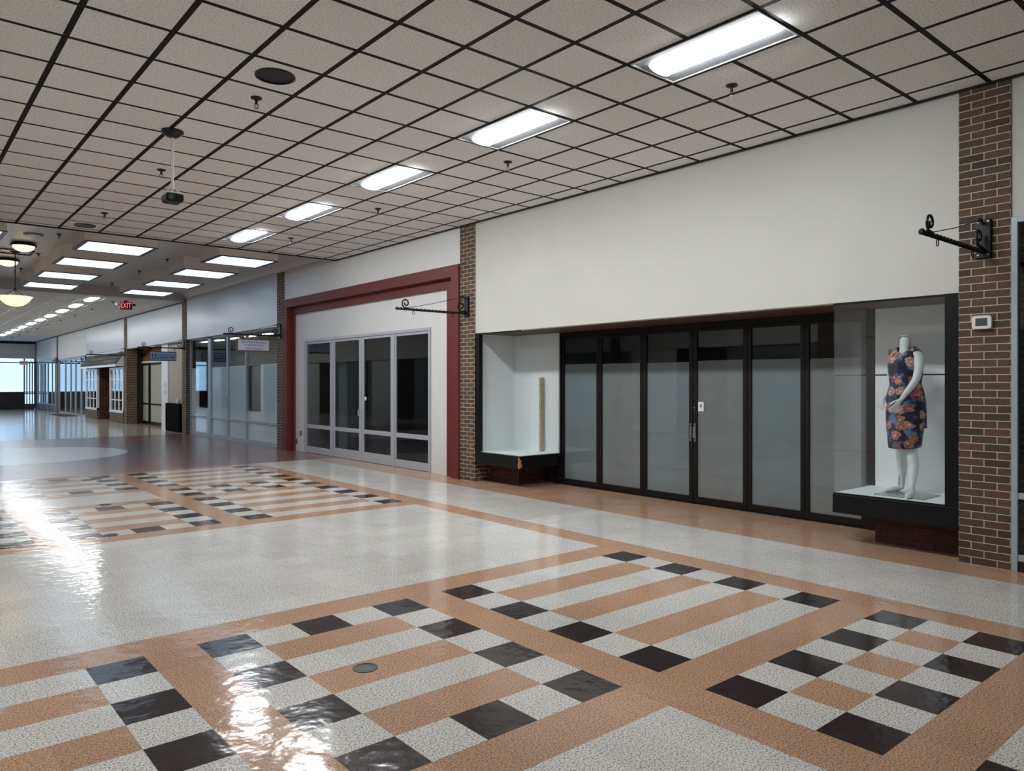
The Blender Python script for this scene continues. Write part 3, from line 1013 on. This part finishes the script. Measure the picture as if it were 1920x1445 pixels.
# ------------------------------------------------------------------ blue-film shop
t = thing('storefront', 'bluish aluminium frame of the shop front with pale blue film', 'shop front', (24.9, 70.5, 0))
b = MB()
for y0, y1 in ((81.75, 81.93), (75.4, 76.2), (70.62, 70.95), (66.0, 66.2), (58.3, 58.5)):
    b.box(24.78, 25.05, y0, y1, 0, 9.93)
b.box(24.78, 25.05, 58.3, 81.93, 9.8, 9.93).box(24.8, 25.03, 58.3, 81.93, 0, 0.35).box(24.8, 25.03, 58.3, 81.93, 1.85, 2.02)
b.build('frame', 'alu_blue', t)
MB().box(24.75, 24.79, 70.72, 70.85, 3.0, 4.1).build('handle', 'chrome', t)
spans = [('window_pane', 81.75, 76.2, 'left pane with pale blue film cut out beside the thick post', [(81.75, 79.3, 6.9), (79.3, 76.2, 2.85)]),
         ('window_pane', 75.4, 70.95, 'second pane with pale blue film next to the thick post', [(75.4, 70.95, 6.9)]),
         ('window_pane', 70.62, 66.2, 'third pane with pale blue film behind the non-smoking sign', [(70.62, 66.2, 6.92)]),
         ('window_pane', 66.0, 58.5, 'right pane with a dark gap in its pale blue film', [(66.0, 63.0, 2.85), (63.0, 58.5, 6.95)])]
for nm, ya, yb, lab, films in spans:
    p = thing(nm, lab, 'window', (24.9, (ya + yb) / 2, 0.35), 'panes of the blue film shop')
    MB().box(24.9, 24.92, yb, ya, 0.35, 1.85).build('pane', 'glass_door', p)
    MB().box(24.9, 24.92, yb, ya, 2.02, 9.8).build('pane', 'glass_door', p)
    for fa, f_b, zt in films:
        MB().box(24.925, 24.94, f_b, fa, 0.35, 1.85).build('film', 'film_blue', p)
        MB().box(24.925, 24.94, f_b, fa, 2.02, zt).build('film', 'film_blue', p)

# ------------------------------------------------------------------ restroom entry
struct('wall_right', MB().box(24.9, 25.7, 83.27, 89.95, 0, 9.9), 'beige')
struct('trim_3', MB().box(24.8, 26.4, 89.95, 92.4, 0, 9.85).box(26.3, 26.5, 92.4, 112, 7.97, 8.22), 'trim_white')
struct('wall_right', MB().box(26.5, 26.7, 92.4, 112, 8.2, 10.2), 'wood')
tr = thing('wood_brace', 'dark slanted beam in front of the wood panel above the restroom doors', 'beam', (26.2, 106.5, 8.2))
MB().prism_x([(110.5, 8.25), (109.9, 8.25), (102.5, 9.85), (103.1, 9.85)], 26.25, 26.45).build('beam', 'bronze', tr)
for nm, ya, yb, lab in (('restroom_door', 110.8, 104.2, 'left translucent door panel under the restroom sign'), ('restroom_door', 104.0, 97.6, 'right translucent door panel under the restroom sign')):
    p = thing(nm, lab, 'door', (26.5, (ya + yb) / 2, 0), 'restroom doors')
    b = MB().box(26.45, 26.6, ya - 0.35, ya, 0, 7.95).box(26.45, 26.6, yb, yb + 0.35, 0, 7.95)
    for z0, z1 in ((0, .4), (2.55, 2.75), (7.7, 7.95)):
        b.box(26.45, 26.6, yb + 0.35, ya - 0.35, z0, z1)
    b.build('frame', 'bronze', p)
    MB().box(26.52, 26.55, yb + 0.35, ya - 0.35, 0.4, 2.55).build('lower_panel', 'film_cream', p)
    MB().box(26.52, 26.55, yb + 0.35, ya - 0.35, 2.75, 7.7).build('upper_panel', 'film_cream', p)
struct('ceiling', MB().box(24.96, 26.6, 83.3, 112, 9.95, 10.15), 'plaster')
for yy, lab in ((99.5, 'warm recessed light above the restroom doors, farther one'), (94.2, 'warm recessed light above the restroom doors, nearer one')):
    p = thing('downlight', lab, 'ceiling light', (25.6, yy, 9.95), 'downlights over the restroom entry')
    MB().lathe(25.6, yy, [(.36, 9.95), (.36, 9.9), (.30, 9.9), (.30, 9.95)], 24).build('ring', 'white_plastic', p)
    MB().lathe(25.6, yy, [(.30, 9.93), (.28, 9.91)], 24).build('lens', 'bowl_flush', p)
o = MB().box(24.45, 24.88, 84.6, 89.6, 0.06, 3.1).box(24.5, 24.86, 84.7, 89.5, 0, .06).build('counter', 'dark_wood', bevel=0.03)
tag(o, 'dark low counter against the beige wall by the restrooms', 'counter')
p = thing('jug', 'small white jug on the dark counter by the restrooms', 'jug', (24.66, 85.6, 3.1))
MB().lathe(24.66, 85.6, [(.14, 3.1), (.17, 3.2), (.17, 3.45), (.1, 3.6), (.08, 3.66)], 16).build('body', 'white_plastic', p, smooth=True)
MB().tube([(24.6, 85.47, 3.5), (24.6, 85.35, 3.45), (24.6, 85.36, 3.3), (24.62, 85.46, 3.25)], 0.025).build('handle', 'white_plastic', p)
for zc, lab in ((5.1, 'upper paper notice on the white post by the restrooms'), (4.3, 'lower paper notice on the white post by the restrooms')):
    o = MB().box(24.785, 24.8, 90.4, 91.4, zc - .35, zc + .35).build('notice', 'paper')
    tag(o, lab, 'paper', 'notices on the white post')
    MB().box(24.78, 24.785, 90.75, 91.1, zc - .2, zc + .2).build('symbol', 'sign_pink', o)

# ------------------------------------------------------------------ awning shop
t = thing('awning', 'grey shingled awning with white edge over the paned windows', 'awning', (24.4, 119.8, 7.6))
a0, a1 = 108.3, 131.2
MB().prism_y([(24.44, 9.5), (24.44, 9.38), (23.4, 7.8), (23.34, 7.88)], a0, a1).build('shingle_slope', 'shingle', t)
MB().box(23.34, 23.48, a0, a1, 7.55, 7.84).build('fascia', 'trim_white', t)
MB().prism_y([(24.44, 9.36), (24.44, 7.6), (23.46, 7.6), (23.46, 7.85)], a0, a0 + 0.1).build('side_panel', 'trim_white', t)
MB().prism_y([(24.44, 9.36), (24.44, 7.6), (23.46, 7.6), (23.46, 7.85)], a1 - 0.1, a1).build('side_panel', 'trim_white', t)
for y0, y1, lab in ((124.0, 132.2, 'white paned window left of the dark doorway under the awning'), (108.35, 116.0, 'white paned window right of the dark doorway under the awning')):
    p = thing('paned_window', lab, 'window', (24.5, (y0 + y1) / 2, 0), 'paned windows under the awning')
    MB().box(24.3, 25.2, y0, y1, 0, 1.35).build('brick_sill', 'brick', p)
    b = MB().box(24.3, 24.6, y0, y0 + 0.5, 1.35, 7.5).box(24.3, 24.6, y1 - 0.5, y1, 1.35, 7.5).box(24.25, 24.65, y0, y1, 1.35, 1.65).box(24.3, 24.6, y0 + .5, y1 - .5, 7.2, 7.5)
    b.build('frame', 'trim_white', p)
    g = MB()
    for q in (1, 2):
        yy = y0 + .5 + (y1 - y0 - 1) * q / 3
        g.box(24.36, 24.5, yy - .16, yy + .16, 1.65, 7.3)
    for q in (1, 2, 3):
        zz = 1.65 + 5.65 * q / 4
        g.box(24.37, 24.49, y0 + .5, y1 - .5, zz - .07, zz + .07)
    g.build('muntins', 'trim_white', p)
    MB().box(24.42, 24.44, y0 + .5, y1 - .5, 1.65, 7.3).build('pane', 'glass', p)
struct('wall_right', MB().box(24.6, 30, 123.5, 124.0, 0, 9.4).box(30, 30.3, 116, 124, 0, 9.5), 'brick_red')
struct('wall_right', MB().box(30, 30.3, 108, 116, 0, 9.5).box(30, 30.3, 123.4, 132.4, 0, 9.5), 'gray_room')

# ------------------------------------------------------------------ far glazed shops
t = thing('storefront', 'glazed shop front with mat before it, just past the awning shop', 'storefront', (24.6, 145, 0))
b = MB()
for y in (132.9, 136.8, 141.5, 145.7, 150.5, 156.7):
    b.box(24.5, 24.75, y - .22, y + .22, 0, 9.75)
b.box(24.5, 24.75, 132.7, 156.9, 9.3, 9.75).box(24.5, 24.75, 132.7, 156.9, 0, .3)
b.build('frame', 'alu_blue', t)
MB().box(24.6, 24.62, 132.9, 156.7, .3, 9.3).build('pane', 'glass', t)
t = thing('storefront', 'farthest glazed shop front with low purple panels near the corner', 'storefront', (24.6, 170, 0))
b = MB()
for y in (158.6, 160.6, 164, 168.7, 172.8, 176.4, 180.4, 181.7):
    b.box(24.5, 24.75, y - .25, y + .25, 0, 9.95)
b.box(24.5, 24.75, 158.4, 181.9, 9.2, 9.95).box(24.5, 24.75, 158.4, 181.9, 1.2, 1.45)
b.build('frame', 'alu_blue', t)
MB().box(24.6, 24.62, 158.6, 181.7, 1.4, 9.2).build('pane', 'glass', t)
MB().box(24.52, 24.7, 158.5, 181.8, .1, 1.2).build('kick_panel', 'purple', t)
o = MB().box(22.0, 24.3, 137.5, 149, 0.0, 0.04).box(22.8, 23.8, 141, 146, 0.04, 0.05, m=1).build('floor_mat', ['mat', 'mat_red'])
tag(o, 'dark floor mat with red centre in front of the far glazed shop', 'mat')

# ------------------------------------------------------------------ ceiling troffers
def troffer(x0, y0, label, group):
    """two-by-four fixture whose lower left corner is x0,y0"""
    t = thing('ceiling_light', label, 'ceiling light', (x0 + 1, y0 + 2, 14.0), group)
    x1, y1 = x0 + 1.92, y0 + 3.92
    x0 += 0.06
    y0 += 0.06
    b = MB()
    b.box(x0, x0 + .05, y0, y1, 13.97, 14.0).box(x1 - .05, x1, y0, y1, 13.97, 14.0).box(x0, x1, y0, y0 + .05, 13.97, 14.0).box(x0, x1, y1 - .05, y1, 13.97, 14.0)
    b.build('frame', 'reflector', t)
    r = MB()
    xc = (x0 + x1) / 2
    for s, xe in ((-1, x0 + .05), (1, x1 - .05)):
        pts = [(xe + (xc - xe) * q / 5, 13.985 + 0.008 * math.sin(math.pi / 2 * q / 5)) for q in range(6)]
        for q in range(5):
            (xa, za), (xb, zb) = pts[q], pts[q + 1]
            r.face([(xa, y0 + .05, za), (xb, y0 + .05, zb), (xb, y1 - .05, zb), (xa, y1 - .05, za)])
    r.build('reflector', 'pan', t)
    n = 14
    ln = []
    for yy, sc_ in ((y0 + .10, .7), (y0 + .12, .9), (y0 + .16, 1.0), (y1 - .40, 1.0), (y1 - .34, .8), (y1 - .32, .55)):
        ln.append([(xc - .06 + .42 * sc_ * math.cos(math.pi * q / n), yy, 13.99 - .11 * sc_ * math.sin(math.pi * q / n)) for q in range(n + 1)])
    MB().loft(ln).build('lens', 'lens', t, smooth=True)
    for ya in (y1 - .30,):
        e = MB().loft([[(xc - .06 + .46 * math.cos(math.pi * q / n), yy, 13.99 - .13 * math.sin(math.pi * q / n)) for q in range(n + 1)] for yy in (ya, ya + .02)])
        e.build('end_cap', 'reflector', t)
    return t


def relamp(c, mat):
    for ch in [q for q in bpy.data.objects if q.parent is c and q.name.startswith('lens')]:
        ch.data = ch.data.copy()
        ch.data.materials[0] = M[mat]


order = ['nearest', 'second nearest', 'third', 'fourth', 'fifth']
T0 = troffer(15.5, 9.45, 'nearest lit fluorescent fixture in the black ceiling grid', 'fluorescent fixtures in the black grid')
place = ['', 'second lit fixture of the black grid, left of the nearest', 'third lit fixture of the black grid, counting from the nearest', 'fourth lit fixture of the black grid, before the last', 'last lit fixture of the black grid, next to the plaster ceiling']
for k in range(1, 5):
    dup(T0, 0, 8 * k, 0, place[k])
farp = ['first', 'second', 'third', 'fourth', 'fifth', 'sixth', 'seventh', 'eighth', 'ninth', 'tenth']
for k in range(10):
    y0 = 84.4 + 8.15 * k
    c = dup(T0, 0, y0 - 9.45, 0, '%s lit fixture of the far ceiling row, counting from the exit sign' % farp[k])
    c['group'] = 'fluorescent fixtures of the far ceiling'
    relamp(c, 'lens_far')
for k in range(10):
    y0 = 84.4 + 8.15 * k
    c = dup(T0, -18.15, y0 - 9.45, 0, 'lit fixture on the unseen left side of the far ceiling')
    c['group'] = 'fluorescent fixtures left of the far ceiling'
    relamp(c, 'lens_far')

for k in range(6):  # unseen left row, added at reduced strength to lift floor and ceiling
    c = dup(T0, -18.15, 8 * (k - 1), 0, 'unseen dimmed fixture in the left part of the black grid, added as fill light')
    c['group'] = 'unseen fill fixtures of the black grid'
    relamp(c, 'lens_fill')

# ------------------------------------------------------------------ skylight boxes
def skylight(x0, y0, label):
    t = thing('skylight', label, 'skylight', (x0 + 2.1, y0 + 2, 15.0), 'square skylight boxes of the plaster ceiling')
    x1, y1 = x0 + 4.2, y0 + 3.95
    s = MB()
    for a in ((x0 + .03, x0 + .12, y0 + .03, y1 - .03), (x1 - .12, x1 - .03, y0 + .03, y1 - .03), (x0 + .12, x1 - .12, y0 + .03, y0 + .12), (x0 + .12, x1 - .12, y1 - .12, y1 - .03)):
        s.box(*a, 14.05, 15.0)
    s.build('shaft', 'shaft', t)
    f = MB().box(x0, x0 + .24, y0, y1, 14.0, 14.05).box(x1 - .24, x1, y0, y1, 14.0, 14.05).box(x0 + .24, x1 - .24, y0, y0 + .14, 14.0, 14.05).box(x0 + .24, x1 - .24, y1 - .14, y1, 14.0, 14.05)
    f.build('frame', 'skyframe', t)
    MB().box(x0 + .24, x1 - .24, y0 + .14, y1 - .14, 14.03, 14.06).build('diffuser', 'skypanel', t)
    return t


S0 = skylight(9.4, 51.4, 'glowing skylight box at the near end of the left row')
ys = [51.4, 59.1, 67.45, 75.4]
rown = ['nearest', 'second', 'third', 'farthest']
for k in range(1, 4):
    dup(S0, 0, ys[k] - ys[0], 0, '%s glowing skylight box of the left row, counting from the black grid' % rown[k])
for k in range(4):
    dup(S0, 8.05, ys[k] - ys[0], 0, '%s glowing skylight box of the row along the shop wall' % rown[k])
dup(S0, -8.1, -0.1, 0, 'skylight box cut by the left edge of the photo')
for k in range(4):
    if k:
        dup(S0, -8.1, ys[k] - ys[0], 0, 'glowing skylight box hidden left of the photo')

# ------------------------------------------------------------------ warm lamps
def flush_lamp(y, label):
    t = thing('flush_lamp', label, 'lamp', (7.44, y, 15.0), 'warm flush lamps')
    MB().lathe(7.44, y, [(.55, 15.0), (.75, 14.93), (.80, 14.85), (.78, 14.78), (.66, 14.78)], 36).build('rim', 'bronze', t, smooth=True)
    MB().lathe(7.44, y, [(.68, 14.79), (.64, 14.66), (.5, 14.52), (.28, 14.43), (.04, 14.40)], 36).build('bowl', 'bowl_flush', t, smooth=True)
    return t


flush_lamp(61.0, 'warm flush ceiling lamp with dark rim, the nearer and higher of two')
flush_lamp(69.4, 'warm flush ceiling lamp with dark rim, at the left photo edge')
t = thing('pendant_lamp', 'warm alabaster bowl pendant hanging on a thin rod', 'lamp', (7.45, 65.3, 15.0))
MB().lathe(7.45, 65.3, [(.32, 15.0), (.3, 14.93), (.08, 14.86)], 24).build('canopy', 'bronze', t, smooth=True)
MB().tube([(7.45, 65.3, 14.9), (7.45, 65.3, 12.3)], 0.035).build('rod', 'bronze', t)
fk = MB().lathe(7.45, 65.3, [(.1, 12.3), (.12, 12.2), (.06, 12.1)], 12)
for q in range(3):
    a = 2 * math.pi * q / 3 + .5
    fk.tube([(7.45, 65.3, 12.2), (7.45 + .95 * math.cos(a), 65.3 + .95 * math.sin(a), 11.66)], 0.025)
fk.build('hanger', 'bronze', t)
MB().lathe(7.45, 65.3, [(.25, 10.98), (.55, 11.08), (.85, 11.32), (1.0, 11.55), (1.12, 11.68), (1.08, 11.70), (.95, 11.56), (.8, 11.36), (.5, 11.14), (.02, 11.05)], 40).build('bowl', 'bowl', t, smooth=True)
t = thing('ceiling_panel', 'dark framed square ceiling panel that the bowl pendant hangs from', 'panel', (7.45, 65.3, 15.0))
f = MB()
for a in ((6.35, 6.5, 64.2, 66.4), (8.4, 8.55, 64.2, 66.4), (6.5, 8.4, 64.2, 64.35), (6.5, 8.4, 66.25, 66.4)):
    f.box(*a, 14.93, 15.0)
f.build('frame', 'bronze', t)
t = thing('ceiling_diffuser', 'round grey air diffuser in the plaster ceiling near the flush lamp', 'air vent', (7.5, 57, 15.0))
MB().lathe(7.5, 57, [(.55, 15.0), (.58, 14.96), (.5, 14.93)], 32).build('rim', 'grey_plastic', t)
MB().lathe(7.5, 57, [(.36, 15.0), (.38, 14.92), (.3, 14.92)], 32).build('cone', 'white_plastic', t)

# ------------------------------------------------------------------ sprinklers, speakers, projector, exit sign
def sprinkler(x, y, z, label):
    t = thing('sprinkler', label, 'sprinkler', (x, y, z), 'ceiling sprinklers')
    MB().lathe(x, y, [(.17, z), (.17, z - .03), (.08, z - .07)], 20).build('escutcheon', 'iron', t)
    b = MB().lathe(x, y, [(.045, z - .05), (.04, z - .2)], 10)
    for s in (-1, 1):
        b.tube([(x + .035 * s, y, z - .18), (x + .06 * s, y, z - .25), (x + .01 * s, y, z - .31)], .012, 6)
    b.build('stem', 'iron', t)
    MB().lathe(x, y, [(.065, z - .31), (.065, z - .325)], 14).build('deflector', 'chrome', t)
    return t


SP = sprinkler(18.9, 12.4, 14, 'sprinkler in the black grid just below the nearest lit fixture')
for x, y, z, lab in ((18.72, 22.35, 14, 'sprinkler in the black grid below the second lit fixture'), (18.8, 32.5, 14, 'sprinkler in the black grid above the brick column'), (18.63, 42.45, 14, 'sprinkler in the black grid right of the last lit fixture'),
                     (8.69, 22.3, 14, 'sprinkler in the black grid beside the big round speaker'), (8.66, 32.3, 14, 'sprinkler in the black grid left of the projector pole'), (8.65, 42.36, 14, 'sprinkler in the black grid above the far round speaker'),
                     (8.76, 55.8, 15, 'sprinkler on the plaster ceiling near the grid edge, beside the left skylight row'), (8.88, 65.1, 15, 'sprinkler on the plaster ceiling beside the second skylight of the left row'), (8.89, 74.4, 15, 'sprinkler on the plaster ceiling beside the farthest skylight of the left row'),
                     (16.94, 61.55, 15, 'sprinkler between the skylight rows, nearest of its three'), (16.9, 69.6, 15, 'sprinkler between the skylight rows, middle of its three'), (16.92, 79.7, 15, 'sprinkler between the skylight rows, farthest of its three')):
    dup(SP, x - 18.9, y - 12.4, z - 14, lab)
for k in range(9):
    dup(SP, 18.6 - 18.9, 87.4 + 10.03 * k - 12.4, 0, '%s sprinkler of the far ceiling, counting from the exit sign' % farp[k])

for x, y, r, lab in ((8.48, 20.37, .55, 'large black round speaker in the near ceiling grid'), (8.5, 46.35, .53, 'black round speaker in the grid near its far edge')):
    t = thing('ceiling_speaker', lab, 'speaker', (x, y, 14), 'round ceiling speakers')
    MB().lathe(x, y, [(r, 14), (r, 13.96), (r - .07, 13.95), (r - .07, 14)], 40).build('rim', 'black_plastic', t)
    MB().lathe(x, y, [(r - .07, 13.98), (r - .15, 13.965), (.02, 13.95)], 40).build('grille', 'black_plastic', t, smooth=True)

t = thing('projector', 'black projector hanging from the ceiling on a white pole', 'projector', (7.63, 27.1, 14))
MB().lathe(7.63, 27.1, [(.36, 14), (.36, 13.93), (.2, 13.8), (.1, 13.76)], 28).build('canopy', 'iron', t, smooth=True)
MB().tube([(7.63, 27.1, 13.8), (7.63, 27.1, 12.1)], .045, 12).build('pole', 'white_plastic', t)
mt = MB().lathe(7.63, 27.1, [(.06, 12.25), (.06, 12.05), (.14, 11.98)], 16)
for q in range(6):
    a = 2 * math.pi * q / 6 + .3
    mt.tube([(7.63 + .1 * math.cos(a), 27.1 + .1 * math.sin(a), 12.03), (7.63 + .27 * math.cos(a), 27.1 + .24 * math.sin(a), 11.84), (7.63 + .27 * math.cos(a), 27.1 + .24 * math.sin(a), 11.70)], .022, 6)
mt.lathe(7.63, 27.1, [(.24, 11.86), (.27, 11.82), (.24, 11.80)], 24)
mt.build('mount', 'white_plastic', t)
bd = MB().prism_y([(7.34, 11.58), (7.40, 11.52), (7.86, 11.52), (7.92, 11.58), (7.92, 11.76), (7.87, 11.80), (7.39, 11.80), (7.34, 11.76)], 26.82, 27.38)
bd.build('body', 'black_plastic', t, bevel=0.02)
n = 18
MB().loft([[(7.50 + r * math.cos(2 * math.pi * q / n), yy, 11.66 + r * math.sin(2 * math.pi * q / n)) for q in range(n)] for yy, r in ((26.83, .10), (26.76, .10), (26.76, .08), (26.79, .07))]).build('lens', 'glass_dark' if False else 'screen', t)

t = thing('exit_sign', 'lit red EXIT sign hanging from the far ceiling', 'sign', (19.55, 86, 14))
MB().box(18.95, 20.15, 85.92, 86.1, 13.05, 13.88).build('housing', 'grey_plastic', t, bevel=0.02)
MB().lathe(19.55, 86.0, [(.2, 14), (.18, 13.95), (.08, 13.88)], 16).build('canopy', 'iron', t)
MB().box(18.99, 20.11, 85.90, 85.92, 13.2, 13.84).build('face', 'black_plastic', t)
text_obj('letters', 'EXIT', 'exit_red', t, (19.55, 85.90, 13.52), 0.52, 1.02, '-y', 0.012)
for s in (-1, 1):
    xx = 19.55 + s * .82
    MB().box(min(xx, xx - s * .22), max(xx, xx - s * .22), 85.96, 86.04, 13.55, 13.62).lathe(xx, 86.0, [(.13, 13.5), (.15, 13.6), (.13, 13.72)], 14).build('lamp_head', 'white_plastic' if s < 0 else 'black_plastic', t)

# ------------------------------------------------------------------ iron sign brackets
def spiral(cx, cz, r0, r1, a0, a1, y, n=26):
    out = []
    for k in range(n + 1):
        u = k / n
        r = r0 + (r1 - r0) * u
        a = a0 + (a1 - a0) * u
        out.append((cx + r * math.cos(a), y, cz + r * math.sin(a)))
    return out


def bracket(y, label):
    t = thing('sign_bracket', label, 'sign bracket', (24.38, y, 9.12), 'wrought iron sign brackets')
    pb = MB().box(24.3, 24.4, y - .2, y + .2, 8.93, 10.06)
    pb.build('wall_plate', 'iron', t, bevel=0.02)
    for dy, dz in ((-.13, 9.98), (.13, 9.98), (-.13, 9.02), (.13, 9.02)):
        MB().box(24.28, 24.3, y + dy - .025, y + dy + .025, dz - .025, dz + .025).build('screw', 'chrome', t)
    rings = []
    n = 60
    for k in range(n + 1):
        x = 24.3 + (19.98 - 24.3) * k / n
        a = k / n * math.pi * 9
        r = .075
        rings.append([(x, y + r * math.cos(a + q * math.pi / 2), 9.12 + r * math.sin(a + q * math.pi / 2)) for q in range(4)])
    ar = MB().loft(rings)
    ar.tube([(19.98, y, 9.12), (19.93, y, 9.12), (19.88, y, 9.12)], [.05, .085, .05], 10)
    ar.build('twisted_arm', 'iron', t)
    MB().tube([(20.62, y, 9.18)] + spiral(20.48, 9.42, .24, .07, -math.pi * .62, -math.pi * 3.1, y), .036, 8).build('tip_scroll', 'iron', t, smooth=True)
    cs = MB().tube([(24.3, y, 9.9)] + spiral(24.02, 9.78, .27, .2, math.pi * .25, math.pi * .75, y, 8), .03, 8)
    cs.tube([(24.3, y, 9.2)] + spiral(24.0, 9.5, .28, .07, -math.pi * .35, -math.pi * 2.7, y), .036, 8)
    cs.build('wall_scroll', 'iron', t, smooth=True)
    MB().tube([(24.2, y, 9.96), (23.6, y, 9.88), (22.2, y, 9.52), (20.65, y, 9.2)], .014, 6).build('stay_wire', 'iron', t)
    for xx in (20.95, 23.45):
        rg = MB().tube([(xx + .075 * math.sin(2 * math.pi * q / 14), y, 8.96 + .09 * math.cos(2 * math.pi * q / 14)) for q in range(15)], .014, 6)
        rg.build('hook_ring', 'iron', t)
    return t


B0 = bracket(7.6, 'empty iron bracket on the nearest brick column, above the thermostat')
for k, lab in ((1, 'empty iron bracket in front of the red frame'), (2, 'iron bracket carrying the non-smoking sign'), (3, 'iron bracket carrying the blue restroom sign'),
               (4, 'iron bracket above the shingled awning'), (5, 'iron bracket beyond the awning, in front of the far glazed shops'), (6, 'farthest iron bracket, carrying the small pink sign')):
    dup(B0, 0, 25.0 * k, -0.1 if k in (3, 4) else (-.35 if k == 5 else 0), lab)

t = thing('hanging_sign', 'white non-smoking sign with wood frame hanging from an iron bracket', 'sign', (22.2, 57.6, 8.85))
MB().box(20.88, 23.56, 57.55, 57.65, 7.78, 8.80).build('frame', 'sign_wood', t, bevel=0.02)
MB().box(21.0, 23.44, 57.53, 57.55, 7.90, 8.70).build('board', 'sign_white', t)
for s, z, ww, hh in (('This Mall Maintains', 8.55, 2.0, .2), ('A Non-Smoking', 8.30, 1.5, .2), ('Environment', 8.05, 1.22, .17)):
    text_obj('letters', s, 'ink', t, (22.22, 57.53, z), hh, ww, '-y', .006, 0.25)
MB().tube([(20.95, 57.6, 8.92), (20.98, 57.6, 8.79)], .016, 6).build('hanger', 'iron', t)
MB().tube([(23.45, 57.6, 8.92), (23.42, 57.6, 8.79)], .016, 6).build('hanger', 'iron', t)

t = thing('hanging_sign', 'pale blue public restrooms sign with arrow hanging from an iron bracket', 'sign', (22.3, 82.6, 8.75))
MB().box(21.0, 23.62, 82.55, 82.65, 7.66, 8.62).build('frame', 'skyframe', t, bevel=0.02)
MB().box(21.08, 23.54, 82.53, 82.55, 7.74, 8.54).build('board', 'sign_blue', t)
text_obj('letters', 'Public Restrooms', 'ink_navy', t, (22.62, 82.53, 8.28), .25, 1.72)
ic = MB()
for xx in (21.28, 21.58):                       # the woman and the man
    ic.lathe(0, 0, [(0.0001, 0), (0.0001, 0)], 3) if False else None
    ic.face([(xx + .045 * math.cos(2 * math.pi * q / 12), 82.524, 8.41 + .045 * math.sin(2 * math.pi * q / 12)) for q in range(12)])
    if xx < 21.4:
        ic.face([(xx - .04, 82.524, 8.35), (xx + .04, 82.524, 8.35), (xx + .1, 82.524, 8.2), (xx - .1, 82.524, 8.2)])
    else:
        ic.face([(xx - .075, 82.524, 8.35), (xx + .075, 82.524, 8.35), (xx + .075, 82.524, 8.2), (xx - .075, 82.524, 8.2)])
    ic.face([(xx - .04, 82.524, 8.2), (xx - .008, 82.524, 8.2), (xx - .008, 82.524, 8.11), (xx - .04, 82.524, 8.11)])
    ic.face([(xx + .008, 82.524, 8.2), (xx + .04, 82.524, 8.2), (xx + .04, 82.524, 8.11), (xx + .008, 82.524, 8.11)])
ic.build('symbols', 'ink_navy', t)
MB().box(21.2, 23.3, 82.522, 82.53, 8.0, 8.07).prism_y([(23.25, 8.12), (23.48, 8.035), (23.25, 7.95)], 82.522, 82.53).build('arrow', 'ink_navy', t)
ln = MB()
x = 21.2
random.seed(9)
while x < 23.4:
    wd = random.uniform(.08, .2)
    ln.box(x, min(x + wd, 23.4), 82.524, 82.53, 7.83, 7.9)
    x += wd + .04
ln.build('small_print', 'ink_navy', t)
MB().tube([(20.95, 82.6, 8.83), (21.05, 82.6, 8.61)], .016, 6).build('hanger', 'iron', t)
MB().tube([(23.45, 82.6, 8.83), (23.5, 82.6, 8.61)], .016, 6).build('hanger', 'iron', t)

t = thing('hanging_sign', 'small pink sign hanging from the farthest iron bracket', 'sign', (19.3, 157.6, 9.3))
MB().box(18.6, 19.95, 157.55, 157.65, 8.62, 9.35).build('board', 'sign_pink', t)
MB().box(18.75, 19.8, 157.53, 157.55, 8.88, 9.12).build('red_band', 'sign_red', t)
# the small pink sign is fixed to the bracket's end by an iron strap
MB().box(19.85, 20.1, 157.56, 157.64, 9.05, 9.2).build('strap', 'iron', t)

# ------------------------------------------------------------------ thermostat, floor covers
t = thing('thermostat', 'white thermostat with grey screen on the nearest brick column', 'thermostat', (24.38, 7.63, 6.88))
pts = []
for k in range(32):
    a = 2 * math.pi * k / 32
    c, s = math.cos(a), math.sin(a)
    pts.append((7.635 + .255 * math.copysign(abs(c) ** .32, c), 7.075 + .195 * math.copysign(abs(s) ** .32, s)))
MB().prism_x(pts, 24.28, 24.4).build('body', 'white_plastic', t, bevel=0.012)
MB().box(24.272, 24.282, 7.49, 7.79, 6.97, 7.19).build('screen', 'screen', t)

for x, y, r, lab in ((6.87, 12.34, .235, 'round metal floor cover in the nearest striped tile panel'), (7.45, 36.35, .24, 'round metal floor cover near the white tile band of the far pattern'),
                     (6.1, 28.9, .24, 'round metal floor cover beside a dark tile at the near edge of the far pattern'), (9.1, 46.4, .27, 'round metal floor cover at the far edge of the tile pattern'), (8.6, 46.35, .27, 'dark floor cover left of the one at the far pattern edge')):
    t = thing('floor_cover', lab, 'floor cover', (x, y, 0), 'round floor covers')
    MB().lathe(x, y, [(r, 0), (r, .012), (r - .05, .018), (r - .05, .010)], 36).build('rim', 'cover', t)
    MB().lathe(x, y, [(r - .055, .006), (r - .07, .014), (r * .55, .016), (r * .5, .011), (.02, .011)], 36).build('lid', 'cover', t)
